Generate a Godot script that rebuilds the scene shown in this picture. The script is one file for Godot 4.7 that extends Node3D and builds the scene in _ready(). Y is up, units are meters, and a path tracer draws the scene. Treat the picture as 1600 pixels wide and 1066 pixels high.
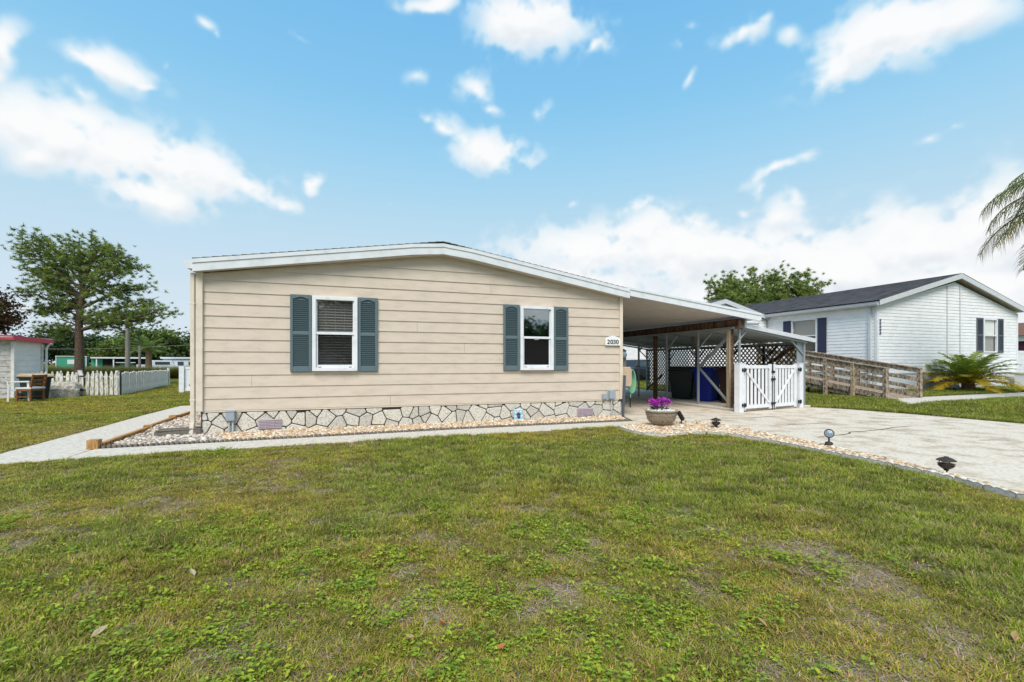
extends Node3D
# y up, metres. x runs along the front wall of the beige home, -z runs away from the street side.

var M := {}
var taken := {}
var boxes := {}
var rng := RandomNumberGenerator.new()

const CAM_Y := 1.22
const F := 711.0
const RIGHT := Vector3(0.94573, 0.0, 0.32495)
const AHEAD := Vector3(0.32495, 0.0, -0.94573)

# ---------------------------------------------------------------- mesh building
class MB:
	var v := PackedVector3Array()
	var n := PackedVector3Array()
	var c := PackedColorArray()
	var tint := Color.WHITE
	var use_c := false

	func put(p: Vector3, m: Vector3) -> void:
		v.append(p)
		n.append(m)
		if use_c:
			c.append(tint)

	func tri(a: Vector3, b: Vector3, d: Vector3, out: Vector3) -> void:
		var k := (b - a).cross(d - a)
		if k.length_squared() < 1e-16:
			return
		k = k.normalized()
		if k.dot(out) > 0.0:
			put(a, k); put(d, k); put(b, k)
		else:
			put(a, -k); put(b, -k); put(d, -k)

	func quad(a: Vector3, b: Vector3, d: Vector3, e: Vector3, out: Vector3) -> void:
		tri(a, b, d, out)
		tri(a, d, e, out)

	func stri(a: Vector3, b: Vector3, d: Vector3, na: Vector3, nb: Vector3, nd: Vector3) -> void:
		var k := (b - a).cross(d - a)
		if k.length_squared() < 1e-18:
			return
		if k.dot(na + nb + nd) > 0.0:
			put(a, na); put(d, nd); put(b, nb)
		else:
			put(a, na); put(b, nb); put(d, nd)

	func box(at: Vector3, size: Vector3, bs := Basis.IDENTITY, bevel := 0.0) -> void:
		var h := size * 0.5
		var e: float = minf(bevel, minf(h.x, minf(h.y, h.z)) * 0.6)
		for ax in 3:
			for s in [-1.0, 1.0]:
				var q := []
				for k in [[-1.0, -1.0], [1.0, -1.0], [1.0, 1.0], [-1.0, 1.0]]:
					q.append(at + bs * corner(h, e, ax, s, k[0], k[1]))
				var o := Vector3.ZERO
				o[ax] = s
				quad(q[0], q[1], q[2], q[3], bs * o)
		if e <= 0.0:
			return
		for ax in 3:
			var a1 := (ax + 1) % 3
			var a2 := (ax + 2) % 3
			for s1 in [-1.0, 1.0]:
				for s2 in [-1.0, 1.0]:
					var q := []
					for k in [-1.0, 1.0]:
						var sg := Vector3.ZERO
						sg[ax] = k; sg[a1] = s1; sg[a2] = s2
						q.append(at + bs * vert(h, e, sg, a1))
						q.append(at + bs * vert(h, e, sg, a2))
					var o := Vector3.ZERO
					o[a1] = s1; o[a2] = s2
					quad(q[0], q[1], q[3], q[2], bs * o)
		for sx in [-1.0, 1.0]:
			for sy in [-1.0, 1.0]:
				for sz in [-1.0, 1.0]:
					var sg := Vector3(sx, sy, sz)
					tri(at + bs * vert(h, e, sg, 0), at + bs * vert(h, e, sg, 1), at + bs * vert(h, e, sg, 2), bs * sg)

	func corner(h: Vector3, e: float, ax: int, s: float, k1: float, k2: float) -> Vector3:
		var sg := Vector3.ZERO
		sg[ax] = s; sg[(ax + 1) % 3] = k1; sg[(ax + 2) % 3] = k2
		return vert(h, e, sg, ax)

	func vert(h: Vector3, e: float, sg: Vector3, full: int) -> Vector3:
		var p := Vector3.ZERO
		for k in 3:
			p[k] = sg[k] * (h[k] if k == full else h[k] - e)
		return p

	func bar(a: Vector3, b: Vector3, w: float, hgt: float, bevel := 0.0, up := Vector3.UP) -> void:
		var z := (b - a).normalized()
		if absf(z.dot(up)) > 0.98:
			up = Vector3.BACK if absf(z.z) < 0.9 else Vector3.RIGHT
		var x := up.cross(z).normalized()
		var y := z.cross(x)
		box((a + b) * 0.5, Vector3(w, hgt, a.distance_to(b)), Basis(x, y, z), bevel)

	# polygon in the xy plane of the frame, thick along its z
	func slab(poly: PackedVector2Array, t: Transform3D, thick: float, bevel := 0.0) -> void:
		var inner := poly
		if bevel > 0.0:
			var res := Geometry2D.offset_polygon(poly, -bevel)
			if res.size() == 1 and res[0].size() >= 3:
				inner = res[0]
			else:
				bevel = 0.0
		var idx := Geometry2D.triangulate_polygon(inner)
		for k in range(0, idx.size(), 3):
			var a := inner[idx[k]]; var b := inner[idx[k + 1]]; var d := inner[idx[k + 2]]
			tri(t * Vector3(a.x, a.y, thick), t * Vector3(b.x, b.y, thick), t * Vector3(d.x, d.y, thick), t.basis.z)
			tri(t * Vector3(a.x, a.y, 0), t * Vector3(b.x, b.y, 0), t * Vector3(d.x, d.y, 0), -t.basis.z)
		var mid := Vector2.ZERO
		for p in poly:
			mid += p
		mid /= poly.size()
		var cw := Geometry2D.is_polygon_clockwise(poly)
		var top := thick - bevel
		for k in poly.size():
			var a := poly[k]; var b := poly[(k + 1) % poly.size()]
			var o := (b - a).orthogonal() * (1.0 if not cw else -1.0)
			o = Vector2(b.y - a.y, a.x - b.x) * (-1.0 if cw else 1.0)
			quad(t * Vector3(a.x, a.y, 0), t * Vector3(b.x, b.y, 0), t * Vector3(b.x, b.y, top), t * Vector3(a.x, a.y, top), t.basis * Vector3(o.x, o.y, 0))
		if bevel > 0.0:
			ring(poly, inner, t, top, thick)

	func ring(outer: PackedVector2Array, inner: PackedVector2Array, t: Transform3D, z0: float, z1: float) -> void:
		# joins two outlines that may differ in point count
		for k in outer.size():
			var a := outer[k]; var b := outer[(k + 1) % outer.size()]
			var ia := near(inner, a); var ib := near(inner, b)
			quad(t * Vector3(a.x, a.y, z0), t * Vector3(b.x, b.y, z0), t * Vector3(ib.x, ib.y, z1), t * Vector3(ia.x, ia.y, z1), t.basis.z)

	func near(poly: PackedVector2Array, p: Vector2) -> Vector2:
		var best := poly[0]
		for q in poly:
			if q.distance_squared_to(p) < best.distance_squared_to(p):
				best = q
		return best

	func tube(pts: PackedVector3Array, rad: PackedFloat32Array, sides := 8, capped := true) -> void:
		var rings := []
		var up := Vector3.UP
		for i in pts.size():
			var d := (pts[mini(i + 1, pts.size() - 1)] - pts[maxi(i - 1, 0)]).normalized()
			if absf(d.dot(up)) > 0.95:
				up = Vector3.RIGHT if absf(d.x) < 0.9 else Vector3.BACK
			var x := up.cross(d).normalized()
			var y := d.cross(x)
			up = y
			var r := []
			for k in sides:
				var a := TAU * k / sides
				var o := x * cos(a) + y * sin(a)
				r.append([pts[i] + o * rad[i], o])
			rings.append(r)
		for i in pts.size() - 1:
			for k in sides:
				var a = rings[i][k]; var b = rings[i][(k + 1) % sides]; var d = rings[i + 1][(k + 1) % sides]; var e = rings[i + 1][k]
				stri(a[0], b[0], d[0], a[1], b[1], d[1])
				stri(a[0], d[0], e[0], a[1], d[1], e[1])
		if capped:
			for i in [0, pts.size() - 1]:
				var o := (pts[i] - pts[1 if i == 0 else i - 1]).normalized()
				for k in range(1, sides - 1):
					tri(rings[i][0][0], rings[i][k][0], rings[i][k + 1][0], o)

	# profile: pairs of radius and height
	func lathe(prof: PackedVector2Array, sides := 24, at := Vector3.ZERO, bs := Basis.IDENTITY, arc := TAU) -> void:
		var nr := []
		for i in prof.size():
			var d := prof[mini(i + 1, prof.size() - 1)] - prof[maxi(i - 1, 0)]
			nr.append(Vector2(d.y, -d.x).normalized())
		for i in prof.size() - 1:
			for k in sides:
				var a0 := arc * k / sides; var a1 := arc * (k + 1) / sides
				var q := []
				for w in [[i, a0], [i, a1], [i + 1, a1], [i + 1, a0]]:
					var ca := cos(w[1]); var sa := sin(w[1])
					var p: Vector2 = prof[w[0]]; var m: Vector2 = nr[w[0]]
					q.append([at + bs * Vector3(p.x * ca, p.y, p.x * sa), bs * Vector3(m.x * ca, m.y, m.x * sa)])
				stri(q[0][0], q[1][0], q[2][0], q[0][1], q[1][1], q[2][1])
				stri(q[0][0], q[2][0], q[3][0], q[0][1], q[2][1], q[3][1])

	func mesh() -> ArrayMesh:
		var a := []
		a.resize(Mesh.ARRAY_MAX)
		a[Mesh.ARRAY_VERTEX] = v
		a[Mesh.ARRAY_NORMAL] = n
		if use_c:
			a[Mesh.ARRAY_COLOR] = c
		var m := ArrayMesh.new()
		if v.size():
			m.add_surface_from_arrays(Mesh.PRIMITIVE_TRIANGLES, a)
		return m

# ---------------------------------------------------------------- nodes
func numbered(called: String) -> String:
	taken[called] = taken.get(called, 0) + 1
	return called if taken[called] == 1 else "%s_%03d" % [called, taken[called] - 1]

func tag(o: Node, label: String, category: String, group := "", kind := "") -> void:
	if label: o.set_meta("label", label)
	if category: o.set_meta("category", category)
	if group: o.set_meta("group", group)
	if kind: o.set_meta("kind", kind)

func thing(called: String, label: String, category: String, at := Vector3.ZERO, turn := 0.0, group := "") -> Node3D:
	var o := Node3D.new()
	o.name = numbered(called)
	add_child(o)
	o.position = at
	o.rotation.y = turn
	tag(o, label, category, group)
	return o

func part(called: String, parent: Node, at := Vector3.ZERO) -> Node3D:
	var o := Node3D.new()
	o.name = called
	parent.add_child(o, true)
	o.position = at
	return o

func obj(called: String, m, mat: Material, parent: Node = self) -> MeshInstance3D:
	var o := MeshInstance3D.new()
	o.name = numbered(called) if parent == self else called
	o.mesh = m.mesh() if m is MB else m
	o.material_override = mat
	parent.add_child(o, true)
	return o

func structure(called: String, m, mat: Material) -> MeshInstance3D:
	var o := obj(called, m, mat)
	o.set_meta("kind", "structure")
	return o

func copy(o: Node3D, at: Vector3, turn: float, label := "") -> Node3D:
	var base := String(o.name)
	var d: Node3D = o.duplicate()
	d.name = numbered(base)
	add_child(d)
	d.position = at
	d.rotation.y = turn
	if label: d.set_meta("label", label)
	return d

# a box with chamfered edges; boxes of one size share a mesh
func box(called: String, parent: Node, size: Vector3, at: Vector3, mat: Material, bs := Basis.IDENTITY, bevel := 0.004) -> MeshInstance3D:
	var key := "%.3f %.3f %.3f %.3f" % [size.x, size.y, size.z, bevel]
	if not boxes.has(key):
		var b := MB.new()
		b.box(Vector3.ZERO, size, Basis.IDENTITY, bevel)
		boxes[key] = b.mesh()
	var o := obj(called, boxes[key], mat, parent)
	o.transform = Transform3D(bs, at)
	return o

func beam(called: String, parent: Node, a: Vector3, b: Vector3, w: float, h: float, mat: Material, bevel := 0.004, up := Vector3.UP) -> MeshInstance3D:
	var z := (b - a).normalized()
	if absf(z.dot(up)) > 0.98:
		up = Vector3.BACK if absf(z.z) < 0.9 else Vector3.RIGHT
	var x := up.cross(z).normalized()
	return box(called, parent, Vector3(w, h, a.distance_to(b)), (a + b) * 0.5, mat, Basis(x, z.cross(x), z), bevel)

func pts(a: Array) -> PackedVector3Array:
	var p := PackedVector3Array()
	for k in range(0, a.size(), 3):
		p.append(Vector3(a[k], a[k + 1], a[k + 2]))
	return p

func p2(a: Array) -> PackedVector2Array:
	var p := PackedVector2Array()
	for k in range(0, a.size(), 2):
		p.append(Vector2(a[k], a[k + 1]))
	return p

func lin(r: float, g: float, b: float) -> Color:
	return Color(r, g, b)

# ---------------------------------------------------------------- textures and materials
func noise(seed_: int, freq: float, octaves := 4, type := FastNoiseLite.TYPE_SIMPLEX_SMOOTH) -> FastNoiseLite:
	var f := FastNoiseLite.new()
	f.seed = seed_
	f.frequency = freq
	f.noise_type = type
	f.fractal_octaves = octaves
	return f

func ramp_tex(seed_: int, freq: float, octaves: int, offs: Array, cols: Array, size := 512, type := FastNoiseLite.TYPE_SIMPLEX_SMOOTH) -> ImageTexture:
	var im := noise(seed_, freq, octaves, type).get_seamless_image(size, size)
	im.convert(Image.FORMAT_L8)
	var src := im.get_data()
	var g := Gradient.new()
	g.offsets = PackedFloat32Array(offs)
	g.colors = PackedColorArray(cols)
	var lut := PackedByteArray()
	for k in 256:
		var q := g.sample(k / 255.0)
		lut.append_array([q.r8, q.g8, q.b8])
	var out := PackedByteArray()
	out.resize(src.size() * 3)
	for k in src.size():
		var j := src[k] * 3
		out[k * 3] = lut[j]; out[k * 3 + 1] = lut[j + 1]; out[k * 3 + 2] = lut[j + 2]
	return ImageTexture.create_from_image(Image.create_from_data(size, size, false, Image.FORMAT_RGB8, out))

func streak_tex(seed_: int, cols: Array, size := 256) -> ImageTexture:
	var f := noise(seed_, 1.0, 4)
	var im := Image.create(size, size, false, Image.FORMAT_RGB8)
	var g := Gradient.new()
	g.offsets = PackedFloat32Array([0.0, 0.35, 0.6, 1.0])
	g.colors = PackedColorArray(cols)
	for y in size:
		var a := TAU * y / size
		for x in size:
			var b := TAU * x / size
			# a torus of noise, so that both directions repeat without a seam
			var s := f.get_noise_3d(cos(b) * 5.0 + cos(a) * 0.25, sin(b) * 5.0, sin(a) * 0.25)
			im.set_pixel(x, y, g.sample(clampf(s * 0.9 + 0.5, 0.0, 1.0)))
	return ImageTexture.create_from_image(im)

func gray(a: float) -> Color:
	return Color(a, a, a)

func mat(called: String, col: Color, rough := 0.8, tex: Texture2D = null, scale := Vector3.ONE, tex2: Texture2D = null, scale2 := Vector3.ONE) -> StandardMaterial3D:
	var m := StandardMaterial3D.new()
	m.resource_name = called
	m.albedo_color = col
	m.roughness = rough
	m.metallic_specular = 0.4
	if tex:
		m.albedo_texture = tex
		m.uv1_triplanar = true
		m.uv1_world_triplanar = true
		m.uv1_scale = scale
	if tex2:
		m.detail_enabled = true
		m.detail_albedo = tex2
		m.detail_blend_mode = BaseMaterial3D.BLEND_MODE_MUL
		m.detail_uv_layer = BaseMaterial3D.DETAIL_UV_2
		m.uv2_triplanar = true
		m.uv2_world_triplanar = true
		m.uv2_scale = scale2
	M[called] = m
	return m

func relief(m: StandardMaterial3D, tex: Texture2D, cm: float) -> void:
	m.heightmap_enabled = true
	m.heightmap_texture = tex
	m.heightmap_scale = cm

func tinted(called: String, rough := 0.7, thin := Color.BLACK) -> StandardMaterial3D:
	var m := mat(called, Color.WHITE, rough)
	m.vertex_color_use_as_albedo = true
	m.cull_mode = BaseMaterial3D.CULL_DISABLED
	if thin != Color.BLACK:
		m.backlight_enabled = true
		m.backlight = thin
	return m

func glossy(called: String, col: Color, rough: float, metal := 0.0) -> StandardMaterial3D:
	var m := mat(called, col, rough)
	m.metallic = metal
	m.metallic_specular = 0.5
	return m

func make_materials() -> void:
	var soft := ramp_tex(1, 0.012, 4, [0.0, 0.35, 0.65, 1.0], [gray(0.92), gray(0.97), gray(0.99), gray(1.0)])
	var fine := ramp_tex(2, 0.06, 4, [0.0, 0.5, 1.0], [gray(0.90), gray(0.97), gray(1.0)])
	var grit := ramp_tex(3, 0.22, 2, [0.0, 0.45, 1.0], [gray(0.6), gray(0.92), gray(1.0)])
	var stain := ramp_tex(4, 0.008, 6, [0.0, 0.30, 0.46, 0.62, 1.0], [Color(0.78, 0.75, 0.71), Color(0.89, 0.87, 0.84), Color(0.97, 0.955, 0.94), gray(1.0), gray(1.0)], 1024)
	var stain2 := ramp_tex(5, 0.02, 5, [0.0, 0.36, 0.55, 1.0], [Color(0.68, 0.64, 0.60), Color(0.9, 0.88, 0.86), gray(0.99), gray(1.0)])
	var stain3 := ramp_tex(9, 0.03, 6, [0.0, 0.3, 0.5, 1.0], [Color(0.80, 0.77, 0.74), Color(0.93, 0.92, 0.90), gray(0.985), gray(1.0)], 1024)
	var weather := ramp_tex(6, 0.016, 5, [0.0, 0.35, 0.6, 1.0], [Color(0.55, 0.53, 0.5), Color(0.82, 0.80, 0.77), gray(0.97), gray(1.0)])
	var stone_t := ramp_tex(10, 0.03, 5, [0.0, 0.3, 0.55, 1.0], [Color(0.72, 0.70, 0.67), Color(0.87, 0.86, 0.84), gray(0.97), gray(1.0)])
	var bump := ramp_tex(7, 0.09, 4, [0.0, 1.0], [gray(0.0), gray(1.0)])
	var wood_s := streak_tex(8, [gray(0.45), gray(0.75), gray(0.92), gray(1.0)])

	# the beige home
	var m := mat("siding", Color8(220, 205, 188), 0.62, soft, Vector3(0.35, 1.1, 0.35), fine, Vector3(1.2, 3.0, 1.2))
	relief(m, bump, 0.05)
	mat("trim_beige", Color8(224, 211, 194), 0.6, soft, Vector3(0.8, 0.8, 0.8))
	mat("fascia", Color8(222, 226, 230), 0.5, soft, Vector3(0.6, 0.6, 0.6))
	mat("soffit", Color8(205, 198, 186), 0.8, soft)
	mat("white_vinyl", Color8(232, 234, 238), 0.42, soft, Vector3(0.7, 0.7, 0.7))
	mat("shutter", Color8(98, 117, 124), 0.6, fine, Vector3(2, 2, 2))
	mat("shingle", Color8(112, 106, 100), 0.95, grit, Vector3(2, 2, 2), weather, Vector3(0.4, 0.4, 0.4))
	m = mat("stone", Color8(228, 224, 214), 0.9, stone_t, Vector3(1.3, 1.3, 1.3), fine, Vector3(3, 3, 3))
	relief(m, bump, 0.5)
	M["stone_b"] = m.duplicate()
	M["stone_b"].albedo_color = Color8(214, 209, 199)
	M["stone_c"] = m.duplicate()
	M["stone_c"].albedo_color = Color8(234, 229, 217)
	mat("mortar", Color8(94, 90, 84), 0.95, grit, Vector3(3, 3, 3))
	mat("vent", Color8(186, 172, 182), 0.6, fine, Vector3(4, 4, 4))
	mat("box_grey", Color8(158, 170, 180), 0.5, fine, Vector3(3, 3, 3))
	mat("conduit", Color8(178, 184, 186), 0.45)
	mat("room", Color8(196, 188, 174), 0.9)
	mat("blind", Color8(146, 144, 136), 0.6)
	mat("sign_white", Color8(236, 238, 238), 0.4)
	mat("ink", Color8(26, 30, 34), 0.6)
	var g := mat("pane", Color(1, 1, 1, 0.02), 0.02)
	g.transparency = BaseMaterial3D.TRANSPARENCY_ALPHA
	g.metallic_specular = 0.5
	# coated glass: mirrors about a third of what it sees
	glossy("coated_pane", Color8(168, 174, 174), 0.02, 1.0)
	M["coated_pane"].albedo_color = Color(0.62, 0.64, 0.64)
	glossy("coated_dim", Color(0.60, 0.63, 0.64), 0.03, 1.0)
	var sc := mat("insect_screen", Color(0.05, 0.055, 0.06, 0.55), 0.9)
	sc.transparency = BaseMaterial3D.TRANSPARENCY_ALPHA

	# concrete and ground
	m = mat("concrete", Color8(220, 208, 191), 0.88, stain, Vector3(0.21, 0.21, 0.21), stain3, Vector3(0.5, 0.5, 0.5))
	relief(m, bump, 0.12)
	m = mat("concrete_walk", Color8(214, 206, 193), 0.9, stain3, Vector3(0.4, 0.4, 0.4), soft, Vector3(0.9, 0.9, 0.9))
	relief(m, bump, 0.12)
	mat("concrete_slab", Color8(208, 202, 192), 0.9, stain3, Vector3(0.6, 0.6, 0.6))
	mat("crack", Color8(92, 84, 76), 1.0, grit, Vector3(3, 3, 3))
	mat("edging", Color8(216, 214, 206), 0.9, stain2, Vector3(2.6, 2.6, 2.6))
	mat("log_edging", Color8(128, 122, 116), 0.9, weather, Vector3(6, 6, 6))
	var soil := ramp_tex(11, 0.02, 6, [0.0, 0.3, 0.45, 0.6, 0.78, 1.0], [Color8(104, 88, 58), Color8(124, 112, 66), Color8(122, 122, 54), Color8(114, 124, 44), Color8(128, 130, 58), Color8(150, 134, 98)], 1024)
	var lawn2 := ramp_tex(12, 0.25, 3, [0.0, 0.5, 1.0], [gray(0.45), gray(0.85), gray(1.0)], 1024)
	m = mat("lawn", Color(1, 1, 1), 0.95, soil, Vector3(0.17, 0.17, 0.17), lawn2, Vector3(0.9, 0.9, 0.9))
	m.metallic_specular = 0.15
	relief(m, lawn2, 2.0)
	mat("bed_soil", Color8(120, 98, 76), 0.95, grit, Vector3(2, 2, 2))

	# wood and metal
	mat("timber_dark", Color8(112, 88, 70), 0.85, wood_s, Vector3(3.0, 3.0, 0.5), weather, Vector3(0.8, 0.8, 0.8))
	mat("timber_pale", Color8(190, 172, 146), 0.85, wood_s, Vector3(3.0, 0.5, 3.0), soft, Vector3(1.2, 1.2, 1.2))
	mat("timber_post", Color8(128, 100, 78), 0.85, wood_s, Vector3(3.0, 0.4, 3.0), weather, Vector3(1.0, 1.0, 1.0))
	mat("timber_ramp", Color8(200, 180, 160), 0.88, wood_s, Vector3(4.0, 4.0, 0.5), weather, Vector3(0.9, 0.9, 0.9))
	mat("timber_ramp_b", Color8(216, 194, 166), 0.88, wood_s, Vector3(4.0, 0.5, 4.0), weather, Vector3(0.9, 0.9, 0.9))
	mat("timber_new", Color8(206, 156, 96), 0.8, wood_s, Vector3(4.0, 4.0, 0.5), fine, Vector3(1, 1, 1))
	mat("galvanised", Color8(158, 166, 172), 0.42, fine, Vector3(2, 2, 2))
	M["galvanised"].metallic = 0.35
	mat("galvalume", Color8(176, 180, 182), 0.5, fine, Vector3(1, 1, 1))
	mat("pan_roof", Color8(206, 200, 194), 0.55, soft, Vector3(0.5, 0.5, 0.5))
	mat("lattice", Color8(130, 112, 94), 0.9, weather, Vector3(1.5, 1.5, 1.5))
	mat("black_metal", Color8(36, 38, 42), 0.5)
	mat("bronze", Color8(74, 64, 60), 0.5, fine, Vector3(5, 5, 5))
	M["bronze"].metallic = 0.4
	mat("lens", Color8(120, 136, 148), 0.12)
	glossy("lamp_glass", Color8(226, 224, 214), 0.3)

	# neighbour
	m = mat("white_siding", Color8(240, 241, 243), 0.55, soft, Vector3(0.3, 0.9, 0.3))
	mat("white_skirt", Color8(222, 226, 230), 0.6, soft, Vector3(0.3, 0.5, 0.3))
	mat("navy_shutter", Color8(48, 54, 78), 0.6)
	mat("slate_shutter", Color8(92, 100, 112), 0.6)
	mat("shingle_blue", Color8(122, 120, 126), 0.95, ramp_tex(21, 0.2, 2, [0.0, 0.5, 1.0], [gray(0.55), gray(0.85), gray(1.0)]), Vector3(1.2, 1.2, 1.2), weather, Vector3(0.25, 0.25, 0.25))
	mat("gutter", Color8(206, 210, 214), 0.4, soft)
	mat("blind_white", Color8(222, 226, 222), 0.6)

	# things
	mat("pot", Color8(182, 168, 148), 0.85, weather, Vector3(2.2, 2.2, 2.2), fine, Vector3(5, 5, 5))
	mat("white_pebble", Color8(230, 230, 226), 0.7)
	mat("bin_green", Color8(28, 44, 44), 0.45, fine, Vector3(2, 2, 2))
	mat("bin_black", Color8(30, 36, 40), 0.5)
	mat("bin_blue", Color8(20, 40, 140), 0.42)
	mat("bin_brown", Color8(48, 32, 34), 0.5)
	mat("bin_lid_tan", Color8(196, 172, 142), 0.8, fine, Vector3(3, 3, 3))
	mat("rubber", Color8(24, 24, 26), 0.8)
	mat("chair_wood", Color8(150, 98, 58), 0.6, wood_s, Vector3(6, 1, 6))
	mat("chair_seat", Color8(210, 208, 206), 0.7)
	mat("chair_white", Color8(232, 232, 230), 0.5)
	mat("canvas", Color8(204, 196, 184), 0.95, weather, Vector3(1.2, 2.0, 1.2), fine, Vector3(4, 4, 4))
	mat("picket", Color8(226, 224, 216), 0.7, weather, Vector3(1.6, 0.5, 1.6))
	mat("picket_lifted", Color8(238, 233, 224), 0.8, weather, Vector3(3.0, 0.35, 3.0))  # streaked old boards, base colour lightened to make up for their shaded side
	mat("shed_white", Color8(224, 222, 218), 0.7, soft, Vector3(0.6, 0.6, 0.6))
	mat("shed_grey", Color8(206, 202, 196), 0.75, stain2, Vector3(0.6, 0.6, 0.6))
	mat("shed_red", Color8(200, 84, 100), 0.6, fine, Vector3(1, 1, 1))
	mat("teal", Color8(70, 160, 130), 0.7, soft, Vector3(0.3, 0.3, 0.3))
	mat("sky_blue_paint", Color8(140, 186, 206), 0.6)
	mat("far_white", Color8(220, 222, 224), 0.6)
	mat("far_dark", Color8(60, 66, 78), 0.8)
	mat("far_brown", Color8(120, 86, 74), 0.8)
	mat("maroon", Color8(84, 34, 56), 0.7)
	mat("hose_green", Color8(132, 192, 160), 0.5)
	mat("reel_tan", Color8(196, 174, 148), 0.6, soft)
	mat("meter_grey", Color8(112, 106, 102), 0.6)
	mat("pole_grey", Color8(150, 144, 136), 0.9, wood_s, Vector3(5, 0.4, 5))
	mat("car_paint", Color8(22, 26, 36), 0.3)
	M["car_paint"].clearcoat_enabled = true
	mat("tile_blue", Color8(150, 190, 208), 0.35)
	mat("tile_white", Color8(226, 226, 232), 0.35)
	mat("tile_dark", Color8(58, 62, 78), 0.4)
	mat("tile_plum", Color8(122, 72, 92), 0.4)
	mat("tile_pink", Color8(226, 200, 190), 0.4)

	# bark and leaves
	mat("pine_bark", Color8(118, 98, 84), 0.95, ramp_tex(31, 0.05, 4, [0.0, 0.4, 0.6, 1.0], [gray(0.4), gray(0.7), gray(0.95), gray(1.0)], 256, FastNoiseLite.TYPE_CELLULAR), Vector3(2.2, 0.9, 2.2))
	mat("bark", Color8(108, 98, 86), 0.95, weather, Vector3(2, 1, 2))
	mat("palm_trunk", Color8(136, 112, 90), 0.95, weather, Vector3(2, 5, 2))
	tinted("leaves", 0.6, Color(0.72, 0.78, 0.40))
	tinted("grass", 0.65, Color(0.72, 0.78, 0.40))
	tinted("pebble", 0.75)
	tinted("petal", 0.6, Color(0.78, 0.5, 0.78))
	tinted("dry", 0.9)

# ---------------------------------------------------------------- sky: a panorama of air and fair-weather clouds
func seen_towards(px: float, py: float) -> Vector3:
	return (AHEAD + RIGHT * ((px - 800.0) / F) + Vector3.UP * ((567.0 - py) / F)).normalized()

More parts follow.
